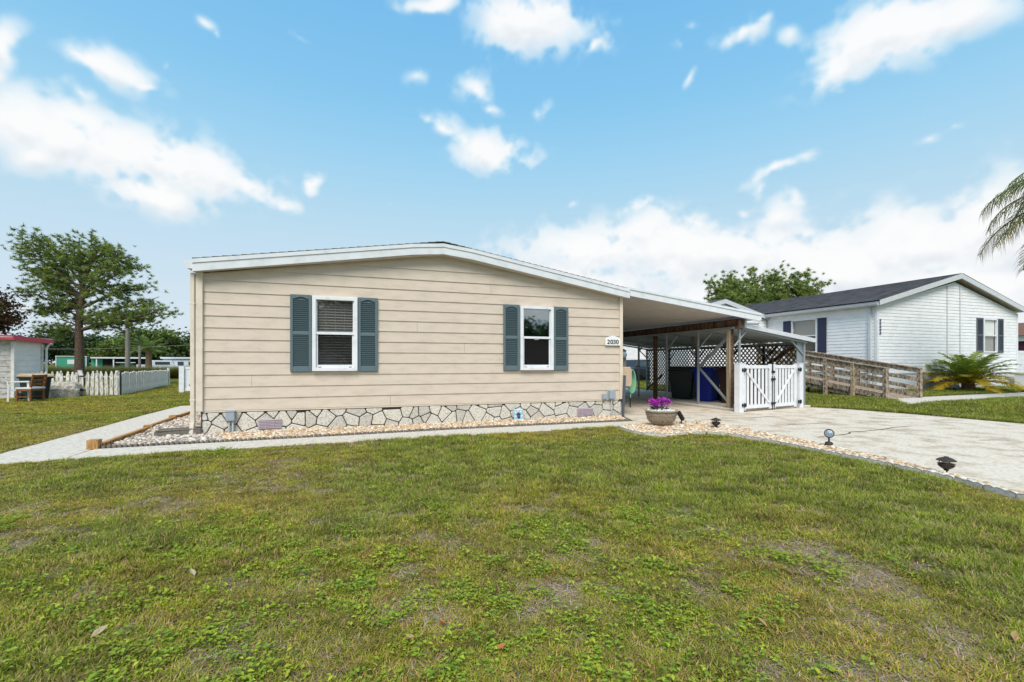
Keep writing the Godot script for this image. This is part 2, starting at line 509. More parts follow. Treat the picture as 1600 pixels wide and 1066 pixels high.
func make_sky() -> ImageTexture:
	var W := 2560
	var Hh := 1280
	# each cloud puff: bearing and height (as it is seen from the lawn), half sizes, tilt, strength
	var puffs := [
		[30, 190, 110, 55, 0, 1.0], [110, 205, 120, 60, 8, 1.1], [200, 235, 130, 55, 14, 1.1], [290, 265, 110, 50, 18, 1.05], [240, 300, 85, 30, 5, 1.0], [60, 235, 90, 35, 6, 0.9], [370, 290, 90, 30, 12, 0.75], [430, 305, 60, 20, 8, 0.6], [475, 276, 24, 20, 0, 0.8], [140, 140, 60, 26, 25, 0.55],
		[185, 98, 85, 26, 22, 0.95], [150, 85, 60, 18, 15, 0.7], [225, 120, 50, 16, 16, 0.7], [10, 85, 48, 50, 10, 1.0], [0, 130, 40, 30, 0, 0.7], [325, 46, 46, 17, 30, 0.6], [350, 62, 25, 10, 30, 0.4], [475, 72, 38, 10, 22, 0.4], [265, 95, 16, 16, 0, 0.3],
		[830, 30, 90, 55, 10, 1.15], [860, 10, 60, 40, 0, 0.9], [790, 20, 50, 40, 30, 0.8], [660, 5, 52, 22, 0, 0.9], [920, 64, 20, 26, -15, 0.7],
		[755, 125, 42, 40, 20, 0.7], [775, 165, 38, 22, 20, 0.45], [655, 118, 42, 20, -10, 0.45], [850, 165, 34, 22, 15, 0.4], [700, 190, 58, 20, 14, 0.75], [775, 228, 58, 34, -6, 1.0], [745, 210, 50, 24, 15, 0.6],
		[1155, 42, 60, 26, -30, 0.75], [1185, 18, 40, 16, -30, 0.5], [1240, 42, 52, 34, -10, 0.55], [1090, 38, 34, 12, -20, 0.45], [1085, 120, 22, 30, 20, 0.42], [1060, 75, 34, 18, 0, 0.25],
		[1390, 60, 130, 56, -28, 1.15], [1480, 25, 130, 40, -12, 1.05], [1310, 105, 75, 36, -25, 0.95], [1275, 130, 34, 18, -40, 0.5], [1320, 148, 50, 14, -12, 0.45], [1440, 40, 90, 45, -25, 0.9],
		[1210, 275, 90, 15, -14, 0.7], [1265, 262, 40, 16, 0, 0.5], [1460, 225, 48, 14, -8, 0.35], [1500, 210, 34, 10, -12, 0.25], [1180, 300, 40, 20, 0, 0.35], [1215, 345, 55, 40, -30, 0.7], [1240, 318, 30, 24, 0, 0.5],
		[1000, 370, 140, 44, -4, 0.85], [1090, 345, 70, 34, 0, 0.6], [880, 335, 70, 16, -6, 0.45], [990, 330, 80, 18, 0, 0.45], [940, 400, 160, 50, 0, 1.0], [1110, 400, 170, 60, 0, 1.1], [1300, 405, 170, 50, -4, 1.1], [1440, 375, 160, 60, -8, 1.15], [1560, 350, 130, 70, -12, 1.2], [1640, 340, 120, 80, 0, 1.2], [1380, 340, 28, 12, 0, 0.4], [1150, 322, 34, 18, 0, 0.5], [900, 450, 200, 50, 0, 0.8], [1200, 460, 260, 60, 0, 1.0], [1500, 450, 220, 70, 0, 1.1], [1700, 400, 150, 110, 0, 1.1], [1250, 370, 90, 30, 0, 0.6],
		[590, 330, 24, 10, -20, 0.25], [60, 470, 160, 30, 0, 0.35], [230, 520, 160, 30, 0, 0.3],
	]
	var cell := 5.0
	var gw := 420
	var gh := 150
	var ox := -250.0
	var oy := -120.0
	var field := PackedFloat32Array()
	field.resize(gw * gh)
	field.fill(-0.55)
	for q in puffs:
		var ca := cos(deg_to_rad(q[4])); var sa := sin(deg_to_rad(q[4]))
		var reach: float = maxf(q[2], q[3]) * 1.9
		for j in range(maxi(0, int((q[1] - reach - oy) / cell)), mini(gh, int((q[1] + reach - oy) / cell) + 1)):
			for i in range(maxi(0, int((q[0] - reach - ox) / cell)), mini(gw, int((q[0] + reach - ox) / cell) + 1)):
				var dx: float = ox + i * cell - q[0]; var dy: float = oy + j * cell - q[1]
				var a: float = (dx * ca + dy * sa) / q[2]; var b: float = (dy * ca - dx * sa) / q[3]
				var k: float = (q[5] * 0.86 + 0.13) * 0.8 - sqrt(a * a + b * b) * 0.64
				var at := j * gw + i
				if k > field[at]: field[at] = lerpf(k, k + 0.04, 0.5)
	var billow := noise(41, 1.0, 6)
	var swirl := noise(42, 1.0, 4)
	var broad := noise(43, 1.0, 5)
	var puff := noise(44, 1.0, 3, FastNoiseLite.TYPE_CELLULAR)
	var zen := [[-0.01, Color8(222, 232, 240)], [0.08, Color8(214, 230, 241)], [0.18, Color8(202, 225, 241)], [0.28, Color8(186, 220, 240)], [0.40, Color8(158, 210, 241)], [0.50, Color8(135, 198, 239)], [0.62, Color8(121, 188, 236)], [1.0, Color8(102, 174, 227)]]
	var grad := []
	for k in 401:
		var y := k / 400.0
		var c: Color = zen[zen.size() - 1][1]
		for s in zen.size() - 1:
			if y >= zen[s][0] and y <= zen[s + 1][0]:
				c = zen[s][1].lerp(zen[s + 1][1], (y - zen[s][0]) / (zen[s + 1][0] - zen[s][0]))
		grad.append(c)
	var data := PackedByteArray()
	data.resize(W * Hh * 3)
	data.fill(150)
	for j in Hh / 2 + 4:
		var th := PI * (j + 0.5) / Hh
		var y := cos(th)
		var st := sin(th)
		var air: Color = grad[clampi(int(maxf(y, 0.0) * 400.0), 0, 400)]
		for i in W:
			var ph := TAU * (i + 0.5) / W
			var d := Vector3(sin(ph) * st, y, -cos(ph) * st)
			var fwd := d.dot(AHEAD)
			var own := 0.0
			var f := 0.0
			var above := 0.0
			var flat := 1.0 / (maxf(y, 0.0) + 0.22)
			var sx := d.x * flat; var sz := d.z * flat
			var w := swirl.get_noise_3d(d.x * 5.0, d.y * 5.0, d.z * 5.0)
			var w2 := swirl.get_noise_3d(d.x * 5.0 + 31.0, d.y * 5.0, d.z * 5.0)
			if fwd > 0.12:
				var px := 800.0 + F * d.dot(RIGHT) / fwd + w * 46.0
				var py := 567.0 - F * y / fwd + w2 * 34.0
				var gx := (px - ox) / cell; var gy := (py - oy) / cell
				if gx > 0.0 and gy > 0.0 and gx < gw - 2.0 and gy < gh - 2.0:
					own = clampf(minf(minf(gx, gw - 2.0 - gx), gy) / 22.0, 0.0, 1.0)
					var ix := int(gx); var iy := int(gy)
					var fx := gx - ix; var fy := gy - iy
					var at := iy * gw + ix
					var up := maxi(0, iy - 4) * gw + ix
					above = lerpf(field[up], field[up + 1], fx)
					f = lerpf(lerpf(field[at], field[at + 1], fx), lerpf(field[at + gw], field[at + gw + 1], fx), fy)
			if own < 1.0:
				var loose := broad.get_noise_3d(sx * 0.9, 3.0, sz * 0.9) * 1.5 - 0.02
				f = lerpf(loose, f, own)
				above = lerpf(loose + 0.05, above, own)
			var n := billow.get_noise_3d(d.x * 9.0, d.y * 10.0, d.z * 9.0)
			var fine := billow.get_noise_3d(d.x * 27.0, d.y * 30.0, d.z * 27.0)
			var lump := -puff.get_noise_3d(d.x * 13.0 + n * 0.5, d.y * 15.0 + w * 0.4, d.z * 13.0 + fine * 0.4) - 0.45
			var k := f * 0.9 + n * 0.46 + fine * 0.34 + lump * 0.46
			var a := smoothstep(-0.05, 0.42, k) * smoothstep(-0.25, 0.62, f)
			var thick := smoothstep(0.1, 0.9, k)
			var below := clampf((above - f) * 2.2 + 0.25 - lump * 0.5, 0.0, 1.0)
			var cl := Color(0.995, 0.995, 0.995).lerp(Color(0.875, 0.905, 0.935), clampf(below * thick * 1.1 + fine * 0.15, 0.0, 1.0))
			var c := air.lerp(cl, a * 0.97)
			var o := (j * W + i) * 3
			data[o] = c.r8; data[o + 1] = c.g8; data[o + 2] = c.b8
	return ImageTexture.create_from_image(Image.create_from_data(W, Hh, false, Image.FORMAT_RGB8, data))

func make_view_and_light() -> void:
	var cam := Camera3D.new()
	cam.name = "camera"
	add_child(cam)
	cam.position = Vector3(0, CAM_Y, 0)
	cam.rotation.y = -atan2(711.0, 2069.0)
	cam.projection = Camera3D.PROJECTION_FRUSTUM
	cam.near = 0.1
	cam.far = 4000.0
	cam.size = 2.0 * 533.0 / F * cam.near
	cam.frustum_offset = Vector2(0.0, 34.0 / F * cam.near)
	cam.current = true

	var env := Environment.new()
	env.background_mode = Environment.BG_SKY
	var sky := Sky.new()
	var pano := PanoramaSkyMaterial.new()
	pano.panorama = make_sky()
	sky.sky_material = pano
	env.sky = sky
	env.background_energy_multiplier = 0.667
	env.tonemap_mode = Environment.TONE_MAPPER_LINEAR
	env.tonemap_exposure = 1.5
	env.sdfgi_enabled = true
	env.ssao_enabled = true
	env.ssil_enabled = true
	var we := WorldEnvironment.new()
	we.name = "world_environment"
	we.environment = env
	add_child(we)

	var sun := DirectionalLight3D.new()
	sun.name = "sun"
	sun.light_energy = 0.8
	sun.light_color = Color(1.0, 0.962, 0.91)
	sun.light_angular_distance = 32.0
	sun.shadow_enabled = true
	add_child(sun)
	# veiled sun: high behind the camera, a little to the left
	var to_sun := Vector3(-0.42, 1.15, 0.85).normalized()
	sun.look_at_from_position(Vector3.ZERO, -to_sun, Vector3.UP)

# ---------------------------------------------------------------- ground
func rise(x: float, z: float) -> float:
	return 0.1 * smoothstep(12.7, 15.5, x) * smoothstep(-2.0, -7.0, z)

var edge_lawn: PackedVector2Array      # where the lawn meets the edging of the driveway strip (x, z)
var edge_drive: PackedVector2Array

func sheet(poly: PackedVector2Array, top: float, thick: float, bevel := 0.012) -> MB:
	var b := MB.new()
	# (x, z) outlines laid flat: the frame's z axis points up
	b.slab(poly, Transform3D(Basis(Vector3.RIGHT, Vector3.BACK, Vector3.UP), Vector3(0, top - thick, 0)), thick, bevel)
	return b

func smooth2(a: PackedVector2Array, steps := 4) -> PackedVector2Array:
	var out := PackedVector2Array()
	for k in a.size() - 1:
		for s in steps:
			out.append(a[k].cubic_interpolate(a[k + 1], a[maxi(k - 1, 0)], a[mini(k + 2, a.size() - 1)], float(s) / steps))
	out.append(a[a.size() - 1])
	return out

func make_ground() -> void:
	edge_lawn = smooth2(p2([5.0, 0.6, 5.2, -0.8, 5.5, -2.3, 5.73, -2.86, 5.82, -3.5, 5.84, -4.1, 5.88, -4.75, 5.86, -5.44, 5.71, -6.03, 5.38, -6.22, 4.97, -6.14, 4.68, -6.18, 4.50, -6.43, 4.47, -6.85, 4.56, -7.30]))
	edge_drive = smooth2(p2([5.25, 0.6, 5.48, -0.8, 5.75, -2.39, 5.95, -2.95, 6.16, -3.67, 6.36, -4.47, 6.48, -5.22, 6.60, -6.16, 6.64, -7.0, 6.45, -7.48, 5.4, -7.50]))
	var b := MB.new()
	var xs := []
	var zs := []
	for k in [-900.0, -300.0, -120.0, -60.0]: xs.append(k)
	for k in range(-40, 61): xs.append(float(k))
	for k in [90.0, 160.0, 320.0, 900.0]: xs.append(k)
	for k in [-1200.0, -500.0, -200.0, -110.0, -80.0]: zs.append(k)
	for k in range(-60, 21): zs.append(float(k))
	for k in [40.0, 120.0, 400.0]: zs.append(k)
	for i in xs.size() - 1:
		for j in zs.size() - 1:
			var q := []
			for k in [[0, 0], [1, 0], [1, 1], [0, 1]]:
				var x: float = xs[i + k[0]]; var z: float = zs[j + k[1]]
				q.append(Vector3(x, rise(x, z), z))
			b.quad(q[0], q[1], q[2], q[3], Vector3.UP)
	structure("ground", b, M.lawn)

	# driveway: one pour, edges slightly proud of the lawn
	var outline := PackedVector2Array()
	for p in edge_drive: outline.append(p)
	outline.append_array(p2([5.4, -7.86, 5.72, -8.86, 5.72, -18.0, 8.82, -18.0, 8.82, -8.95, 11.7, -8.95, 11.95, -8.4, 12.15, -7.6, 12.3, -6.7, 12.42, -5.19, 12.6, -3.0, 12.8, 0.6]))
	structure("driveway", sheet(outline, 0.022, 0.12, 0.015), M.concrete)
	var cr := MB.new()
	for line in [[7.0, -5.3, 7.24, -5.36, 7.6, -5.36, 7.91, -5.42, 8.05, -5.53, 8.3, -5.52, 8.9, -5.55, 9.4, -5.66, 9.93, -5.68], [9.1, -4.3, 9.37, -4.24, 9.55, -4.15], [6.8, -7.7, 7.6, -7.78, 8.2, -7.66, 8.9, -7.75], [7.9, -6.6, 8.5, -6.52, 9.2, -6.58]]:
		var pl := p2(line)
		for k in pl.size() - 1:
			var a := pl[k]; var c := pl[k + 1]
			var o := (c - a).orthogonal().normalized()
			var wa := 0.004 + 0.012 * absf(sin(k * 2.3 + line[0]))
			var wb := 0.004 + 0.012 * absf(sin((k + 1) * 2.3 + line[0]))
			b = cr
			b.quad(Vector3(a.x + o.x * wa, 0.0255, a.y + o.y * wa), Vector3(c.x + o.x * wb, 0.0255, c.y + o.y * wb), Vector3(c.x - o.x * wb, 0.0255, c.y - o.y * wb), Vector3(a.x - o.x * wa, 0.0255, a.y - o.y * wa), Vector3.UP)
	structure("driveway_crack", cr, M.crack)

	# walk beside and in front of the house
	structure("side_walk", sheet(p2([-4.42, -7.06, -4.44, -7.9, -4.48, -9.9, -4.60, -12.5, -4.62, -15.0, -3.80, -15.0, -3.76, -13.0, -3.66, -10.4, -3.52, -9.0, -3.46, -7.86, -3.44, -7.14]), 0.022, 0.12), M.concrete_walk)
	structure("front_walk", sheet(p2([-3.43, -7.15, -2.17, -7.24, -0.93, -7.31, 1.42, -7.36, 4.19, -7.45, 4.62, -7.46, 5.39, -7.46, 5.39, -8.02, 3.4, -8.06, 1.6, -8.05, -1.0, -7.93, -3.43, -7.84]), 0.026, 0.12), M.concrete_walk)
	# beds
	structure("gravel_bed", sheet(p2([-3.42, -7.86, -1.0, -7.95, 1.6, -8.07, 3.4, -8.08, 5.38, -8.04, 5.70, -8.9, 5.70, -8.97, -2.5, -8.97, -2.5, -15.0, -3.76, -15.0, -3.72, -13.0, -3.62, -10.4, -3.50, -9.0]), 0.012, 0.1, 0.0), M.bed_soil)
	var strip := PackedVector2Array()
	for p in edge_lawn: strip.append(p)
	strip.append_array(p2([5.38, -7.44]))
	for k in range(edge_drive.size() - 2, -1, -1): strip.append(edge_drive[k] + Vector2(-0.012, 0))
	structure("driveway_gravel_bed", sheet(strip, 0.013, 0.1, 0.0), M.bed_soil)

	# neighbour's path and the planted ground under its wall
	structure("neighbour_path", sheet(p2([14.1, -8.15, 15.0, -8.95, 16.9, -9.5, 18.6, -9.6, 24.0, -9.85, 40.0, -10.5, 40.0, -8.9, 24.0, -8.5, 18.6, -8.25, 15.6, -8.05]), 0.125, 0.12), M.concrete_walk)

func inside(p: Vector2, poly: PackedVector2Array) -> bool:
	return Geometry2D.is_point_in_polygon(p, poly)

var hard: Array[PackedVector2Array] = []

func lawn_masks() -> void:
	var strip := PackedVector2Array()
	for p in edge_lawn: strip.append(p + Vector2(-0.05, 0.0))
	strip.append_array(p2([5.39, -7.40, 5.39, -18.0, 11.6, -18.0, 11.62, -8.95, 11.95, -8.4, 12.17, -7.6, 12.32, -6.7, 12.44, -5.19, 12.62, -3.0, 12.8, 0.6]))
	hard.append(strip)
	hard.append(p2([-4.44, -7.0, -4.46, -7.9, -4.50, -9.9, -4.62, -12.5, -4.64, -15.02, -2.5, -15.02, -2.5, -27.0, 5.8, -27.0, 5.8, -7.44, 4.62, -7.42, 4.19, -7.42, 1.42, -7.33, -0.93, -7.28, -2.17, -7.21, -3.43, -7.11]))
	hard.append(p2([14.1, -8.15, 15.0, -8.95, 15.1, -15.0, 16.7, -15.0, 16.9, -9.5, 18.6, -9.6, 24.0, -9.85, 40.0, -10.5, 40.0, -8.9, 24.0, -8.5, 18.6, -8.25, 15.6, -8.05]))
	hard.append(p2([18.9, -12.0, 28.7, -12.0, 28.7, -30.0, 18.9, -30.0]))

func on_lawn(x: float, z: float) -> bool:
	var p := Vector2(x, z)
	for h in hard:
		if inside(p, h): return false
	return true

# ---------------------------------------------------------------- the lawn's plants
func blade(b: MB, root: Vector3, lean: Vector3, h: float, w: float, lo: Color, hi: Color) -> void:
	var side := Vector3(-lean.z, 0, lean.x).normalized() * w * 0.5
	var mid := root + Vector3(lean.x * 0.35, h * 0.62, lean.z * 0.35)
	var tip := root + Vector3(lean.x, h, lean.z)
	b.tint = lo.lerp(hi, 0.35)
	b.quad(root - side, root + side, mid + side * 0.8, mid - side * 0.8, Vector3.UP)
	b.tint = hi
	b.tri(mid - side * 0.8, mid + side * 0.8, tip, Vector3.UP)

func tuft_mesh(seed_: int, blades: int, h: float, spread: float, lo: Color, hi: Color, dry: Color, dry_share: float) -> ArrayMesh:
	var r := RandomNumberGenerator.new()
	r.seed = seed_
	var b := MB.new()
	b.use_c = true
	for k in blades:
		var a := r.randf() * TAU
		var rad := spread * sqrt(r.randf())
		var root := Vector3(cos(a) * rad, -0.004, sin(a) * rad)
		var la := a + r.randf_range(-1.1, 1.1)
		var hh := h * r.randf_range(0.5, 1.15)
		var lean := Vector3(cos(la), 0, sin(la)) * hh * r.randf_range(0.35, 1.5)
		var isdry := r.randf() < dry_share
		var sh := r.randf_range(0.75, 1.25)
		var cl := dry * sh if isdry else lo * sh
		var ch := dry * sh * 1.15 if isdry else hi * sh
		blade(b, root, lean, hh, r.randf_range(0.0035, 0.0065), cl, ch)
	return b.mesh()

func weed_mesh(seed_: int, leaves: int, spread: float, base: Color) -> ArrayMesh:
	var r := RandomNumberGenerator.new()
	r.seed = seed_
	var b := MB.new()
	b.use_c = true
	for k in leaves:
		var a := r.randf() * TAU
		var rad := spread * sqrt(r.randf())
		var at := Vector3(cos(a) * rad, r.randf_range(0.012, 0.045), sin(a) * rad)
		var f := Vector3(cos(r.randf() * TAU), r.randf_range(-0.25, 0.35), sin(r.randf() * TAU)).normalized()
		var side := f.cross(Vector3.UP).normalized()
		var up := side.cross(f).normalized()
		up = (up + Vector3(r.randf_range(-0.4, 0.4), 0.3, r.randf_range(-0.4, 0.4))).normalized()
		side = f.cross(up).normalized()
		var l := lerpf(0.009, 0.027, r.randf() * r.randf() + 0.15)
		var w := l * r.randf_range(0.5, 0.75)
		b.tint = base * r.randf_range(0.6, 1.35)
		if r.randf() < 0.06: b.tint = Color(0.60, 0.54, 0.16)
		var t0 := at - f * l * 0.5
		var t1 := at + f * l * 0.55
		var m0 := at + side * w * 0.5 + up * 0.003
		var m1 := at - side * w * 0.5 + up * 0.003
		b.tri(t0, m0, t1, up)
		b.tri(t0, t1, m1, up)
	return b.mesh()

func thatch_mesh(seed_: int, strands: int) -> ArrayMesh:
	var r := RandomNumberGenerator.new()
	r.seed = seed_
	var b := MB.new()
	b.use_c = true
	for k in strands:
		var a := r.randf() * TAU
		var at := Vector3(r.randf_range(-0.06, 0.06), r.randf_range(0.002, 0.016), r.randf_range(-0.06, 0.06))
		var l := r.randf_range(0.02, 0.06)
		var f := Vector3(cos(a), r.randf_range(-0.05, 0.22), sin(a))
		var side := Vector3(-sin(a), 0, cos(a)) * r.randf_range(0.0009, 0.0019)
		b.tint = Color(0.36, 0.26, 0.18) * r.randf_range(0.5, 1.3)
		if r.randf() < 0.25: b.tint = Color(0.42, 0.34, 0.27) * r.randf_range(0.7, 1.2)
		var c := at + f * l * 0.5 + Vector3(r.randf_range(-1, 1), 0.3, r.randf_range(-1, 1)) * 0.006
		b.quad(at - side, at + side, c + side, c - side, Vector3.UP)
		b.tri(c - side, c + side, at + f * l, Vector3.UP)
	return b.mesh()

func scatter(called: String, label: String, category: String, m: Mesh, mt: Material, places: Array[Transform3D], tints: PackedColorArray, parent: Node = self) -> void:
	var mm := MultiMesh.new()
	mm.transform_format = MultiMesh.TRANSFORM_3D
	mm.use_colors = true
	mm.mesh = m
	mm.instance_count = places.size()
	for k in places.size():
		mm.set_instance_transform(k, places[k])
		mm.set_instance_color(k, tints[k])
	var o := MultiMeshInstance3D.new()
	o.name = numbered(called) if parent == self else called
	o.multimesh = mm
	o.material_override = mt
	parent.add_child(o, true)
	o.set_meta("kind", "stuff")
	if parent == self:
		tag(o, label, category)

func make_lawn() -> void:
	lawn_masks()
	rng.seed = 77
	var patch := noise(61, 0.55, 4)
	var dead := noise(62, 0.8, 4)
	var weedy := noise(63, 0.45, 4)
	var lush := noise(64, 0.22, 3)
	var mott := noise(65, 2.2, 4)
	var spots := noise(66, 1.5, 3)
	var mown_a: Array[Transform3D] = []
	var mown_b: Array[Transform3D] = []
	var mown_ac := PackedColorArray()
	var mown_bc := PackedColorArray()
	var weeds: Array[Transform3D] = []
	var weed_c := PackedColorArray()
	var weeds_b: Array[Transform3D] = []
	var weed_bc := PackedColorArray()
	var straw: Array[Transform3D] = []
	var straw_c := PackedColorArray()
	# weed mats as they lie on the lawn: x, z, radius
	var mats := [[0.55, -2.3, 0.55], [0.95, -1.95, 0.55], [1.45, -1.75, 0.5], [0.15, -2.75, 0.5], [-0.35, -3.1, 0.4], [0.9, -1.5, 0.5], [-0.75, -2.2, 0.6], [-1.1, -2.75, 0.5], [-0.55, -1.75, 0.4], [-1.6, -3.0, 0.5], [-2.1, -3.3, 0.45], [-1.3, -2.0, 0.4], [1.7, -2.3, 0.4], [2.0, -3.0, 0.45], [-1.0, -3.6, 0.5], [1.3, -2.9, 0.5], [-2.6, -4.2, 0.5], [0.6, -3.7, 0.35], [2.5, -2.2, 0.35], [-0.1, -1.6, 0.3], [0.3, -1.95, 0.3]]
	# bands of depth from the camera: near, far, tufts per square metre, size
	for band in [[1.45, 2.6, 3400.0, 0.85], [2.6, 4.2, 2600.0, 0.95], [4.2, 6.5, 1600.0, 1.1], [6.5, 10.5, 900.0, 1.3], [10.5, 17.0, 330.0, 1.7], [17.0, 30.0, 90.0, 2.3]]:
		var half := 1.32
		var area: float = half * (band[1] * band[1] - band[0] * band[0])
		for k in int(area * band[2]):
			var dep := sqrt(lerpf(band[0] * band[0], band[1] * band[1], rng.randf()))
			var lat := dep * rng.randf_range(-half, half)
			var p := AHEAD * dep + RIGHT * lat
			if not on_lawn(p.x, p.z): continue
			p.y = rise(p.x, p.z)
			var ang := rng.randf() * TAU
			var dn := maxf(dead.get_noise_2d(p.x, p.z) + 0.35 * patch.get_noise_2d(p.x * 3.0, p.z * 3.0), spots.get_noise_2d(p.x, p.z) * 1.1 + 0.2 * patch.get_noise_2d(p.x * 5.0, p.z * 5.0) + 0.02)
			var lu := lush.get_noise_2d(p.x, p.z) + 0.10 + 0.05 * p.x
			var wn := weedy.get_noise_2d(p.x, p.z) - 0.42
			for q in mats:
				wn = maxf(wn, 0.26 - Vector2(p.x - q[0], p.z - q[1]).length() / q[2] * 0.26 + patch.get_noise_2d(p.x * 5.0, p.z * 5.0) * 0.5 + mott.get_noise_2d(p.x * 3.0, p.z * 3.0) * 0.4)
			var s: float = band[3] * rng.randf_range(0.75, 1.25)
			var pn := patch.get_noise_2d(p.x, p.z)
			var hue := Color(1.0, 1.0, 1.0).lerp(Color(1.42, 1.08, 0.95), clampf(0.44 - lu * 1.4 + pn * 0.9, 0.0, 1.0))
			hue = hue * rng.randf_range(0.60, 1.32) * (1.0 + 0.55 * mott.get_noise_2d(p.x, p.z))
			if rng.randf() < 0.10: hue = Color(1.75, 1.55, 1.15) * rng.randf_range(0.8, 1.15)
			if dn > 0.40 and wn < 0.25:
				if rng.randf() < 0.75 and band[3] < 1.5:
					straw.append(Transform3D(Basis(Vector3.UP, ang).scaled(Vector3(s, s, s)), p))
					straw_c.append(gray(rng.randf_range(0.8, 1.3)))
				if rng.randf() < 0.6: continue
			if wn > 0.02 and band[3] < 1.6:
				if rng.randf() < clampf((wn - 0.08) * 1.5, 0.004, 0.42):
					var wb := Basis(Vector3.UP, ang).scaled(Vector3.ONE * s * rng.randf_range(0.7, 1.35))
					var wc := Color(1, 1, 1).lerp(Color(0.7, 0.92, 0.8), rng.randf() * rng.randf()) * rng.randf_range(0.75, 1.2)
					if rng.randf() < 0.5:
						weeds.append(Transform3D(wb, p)); weed_c.append(wc)
					else:
						weeds_b.append(Transform3D(wb, p)); weed_bc.append(wc)
				if rng.randf() < 0.2: continue
			elif rng.randf() < 0.15 and band[3] < 1.5:
				straw.append(Transform3D(Basis(Vector3.UP, ang).scaled(Vector3(s, s, s)), p))
				straw_c.append(gray(rng.randf_range(0.6, 1.1)))
				if rng.randf() < 0.5: continue
			var tall := 1.0 + clampf(lu * 0.9, -0.25, 0.5)
			var bs := Basis(Vector3.UP, ang).scaled(Vector3(s, s * tall, s))
			if rng.randf() < 0.5:
				mown_a.append(Transform3D(bs, p)); mown_ac.append(hue)
			else:
				mown_b.append(Transform3D(bs, p)); mown_bc.append(hue)
	print("tufts ", mown_a.size() + mown_b.size(), " weeds ", weeds.size() + weeds_b.size(), " straw ", straw.size())
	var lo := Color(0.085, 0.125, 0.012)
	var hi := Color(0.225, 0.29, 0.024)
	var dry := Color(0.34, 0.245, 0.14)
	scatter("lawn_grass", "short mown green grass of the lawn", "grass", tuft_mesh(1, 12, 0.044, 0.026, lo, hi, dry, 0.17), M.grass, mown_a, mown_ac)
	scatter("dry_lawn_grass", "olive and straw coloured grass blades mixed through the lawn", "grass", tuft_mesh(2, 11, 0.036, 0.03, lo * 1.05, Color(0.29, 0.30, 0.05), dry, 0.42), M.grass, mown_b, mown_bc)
	scatter("lawn_weeds", "bright yellow-green round-leaved weeds in patches on the lawn", "weeds", weed_mesh(3, 10, 0.055, Color(0.40, 0.44, 0.04)), M.grass, weeds, weed_c)
	scatter("low_clover", "dull green small-leaved clover among the lawn weeds", "weeds", weed_mesh(4, 11, 0.06, Color(0.24, 0.33, 0.035)), M.grass, weeds_b, weed_bc)
	scatter("dead_thatch", "dead grey-brown thatch in bare spots of the lawn", "thatch", thatch_mesh(5, 26), M.dry, straw, straw_c)

	# fallen leaves
	var k := 0
	for q in [[783, 1025], [1190, 985], [815, 832], [1040, 820], [1585, 1008], [300, 905], [1180, 1000], [640, 1010], [155, 1000], [690, 985]]:
		var d := seen_towards(q[0], q[1])
		var t := -CAM_Y / d.y
		var b := MB.new()
		b.use_c = true
		b.tint = [Color(0.40, 0.16, 0.06), Color(0.38, 0.23, 0.11), Color(0.42, 0.33, 0.22)][k % 3]
		var l := 0.024 + 0.006 * (k % 3)
		for s in [-1.0, 1.0]:
			b.quad(Vector3(-l, 0, 0), Vector3(-l * 0.3, 0.008, s * l * 0.42), Vector3(l * 0.4, 0.012, s * l * 0.36), Vector3(0.0, 0.0, 0.0), Vector3.UP)
			b.tri(Vector3(0, 0, 0), Vector3(l * 0.4, 0.012, s * l * 0.36), Vector3(l, 0.01, 0), Vector3.UP)
		var o := obj("fallen_leaf", b, M.dry)
		o.position = Vector3(d.x * t, 0.034, d.z * t)
		o.rotation = Vector3(0.25, k * 1.7, 0.15)
		tag(o, ["curled rust brown leaf lying on the grass", "tan dead leaf lying on the grass", "pale dry leaf lying on the grass"][k % 3], "leaf", "fallen leaves on the lawn")
		k += 1

func rock_mesh(seed_: int) -> ArrayMesh:
	var r := RandomNumberGenerator.new()
	r.seed = seed_
	var b := MB.new()
	var rings := [[0.0, -0.55], [0.75, -0.38], [1.0, 0.0], [0.72, 0.36], [0.0, 0.5]]
	var sides := 7
	var grid := []
	for k in rings:
		var row := []
		for s in sides:
			var a := TAU * s / sides + r.randf_range(-0.15, 0.15)
			var q: float = k[0] * r.randf_range(0.82, 1.15)
			row.append(Vector3(cos(a) * q, k[1] * r.randf_range(0.85, 1.15), sin(a) * q * 0.72))
		grid.append(row)
	for s in sides:
		grid[0][s] = Vector3(0, -0.5, 0)
		grid[4][s] = Vector3(0.05, 0.48, 0)
	for i in 4:
		for s in sides:
			var q := [grid[i][s], grid[i][(s + 1) % sides], grid[i + 1][(s + 1) % sides], grid[i + 1][s]]
			for t in [[0, 1, 2], [0, 2, 3]]:
				b.stri(q[t[0]], q[t[1]], q[t[2]], q[t[0]].normalized(), q[t[1]].normalized(), q[t[2]].normalized())
	return b.mesh()

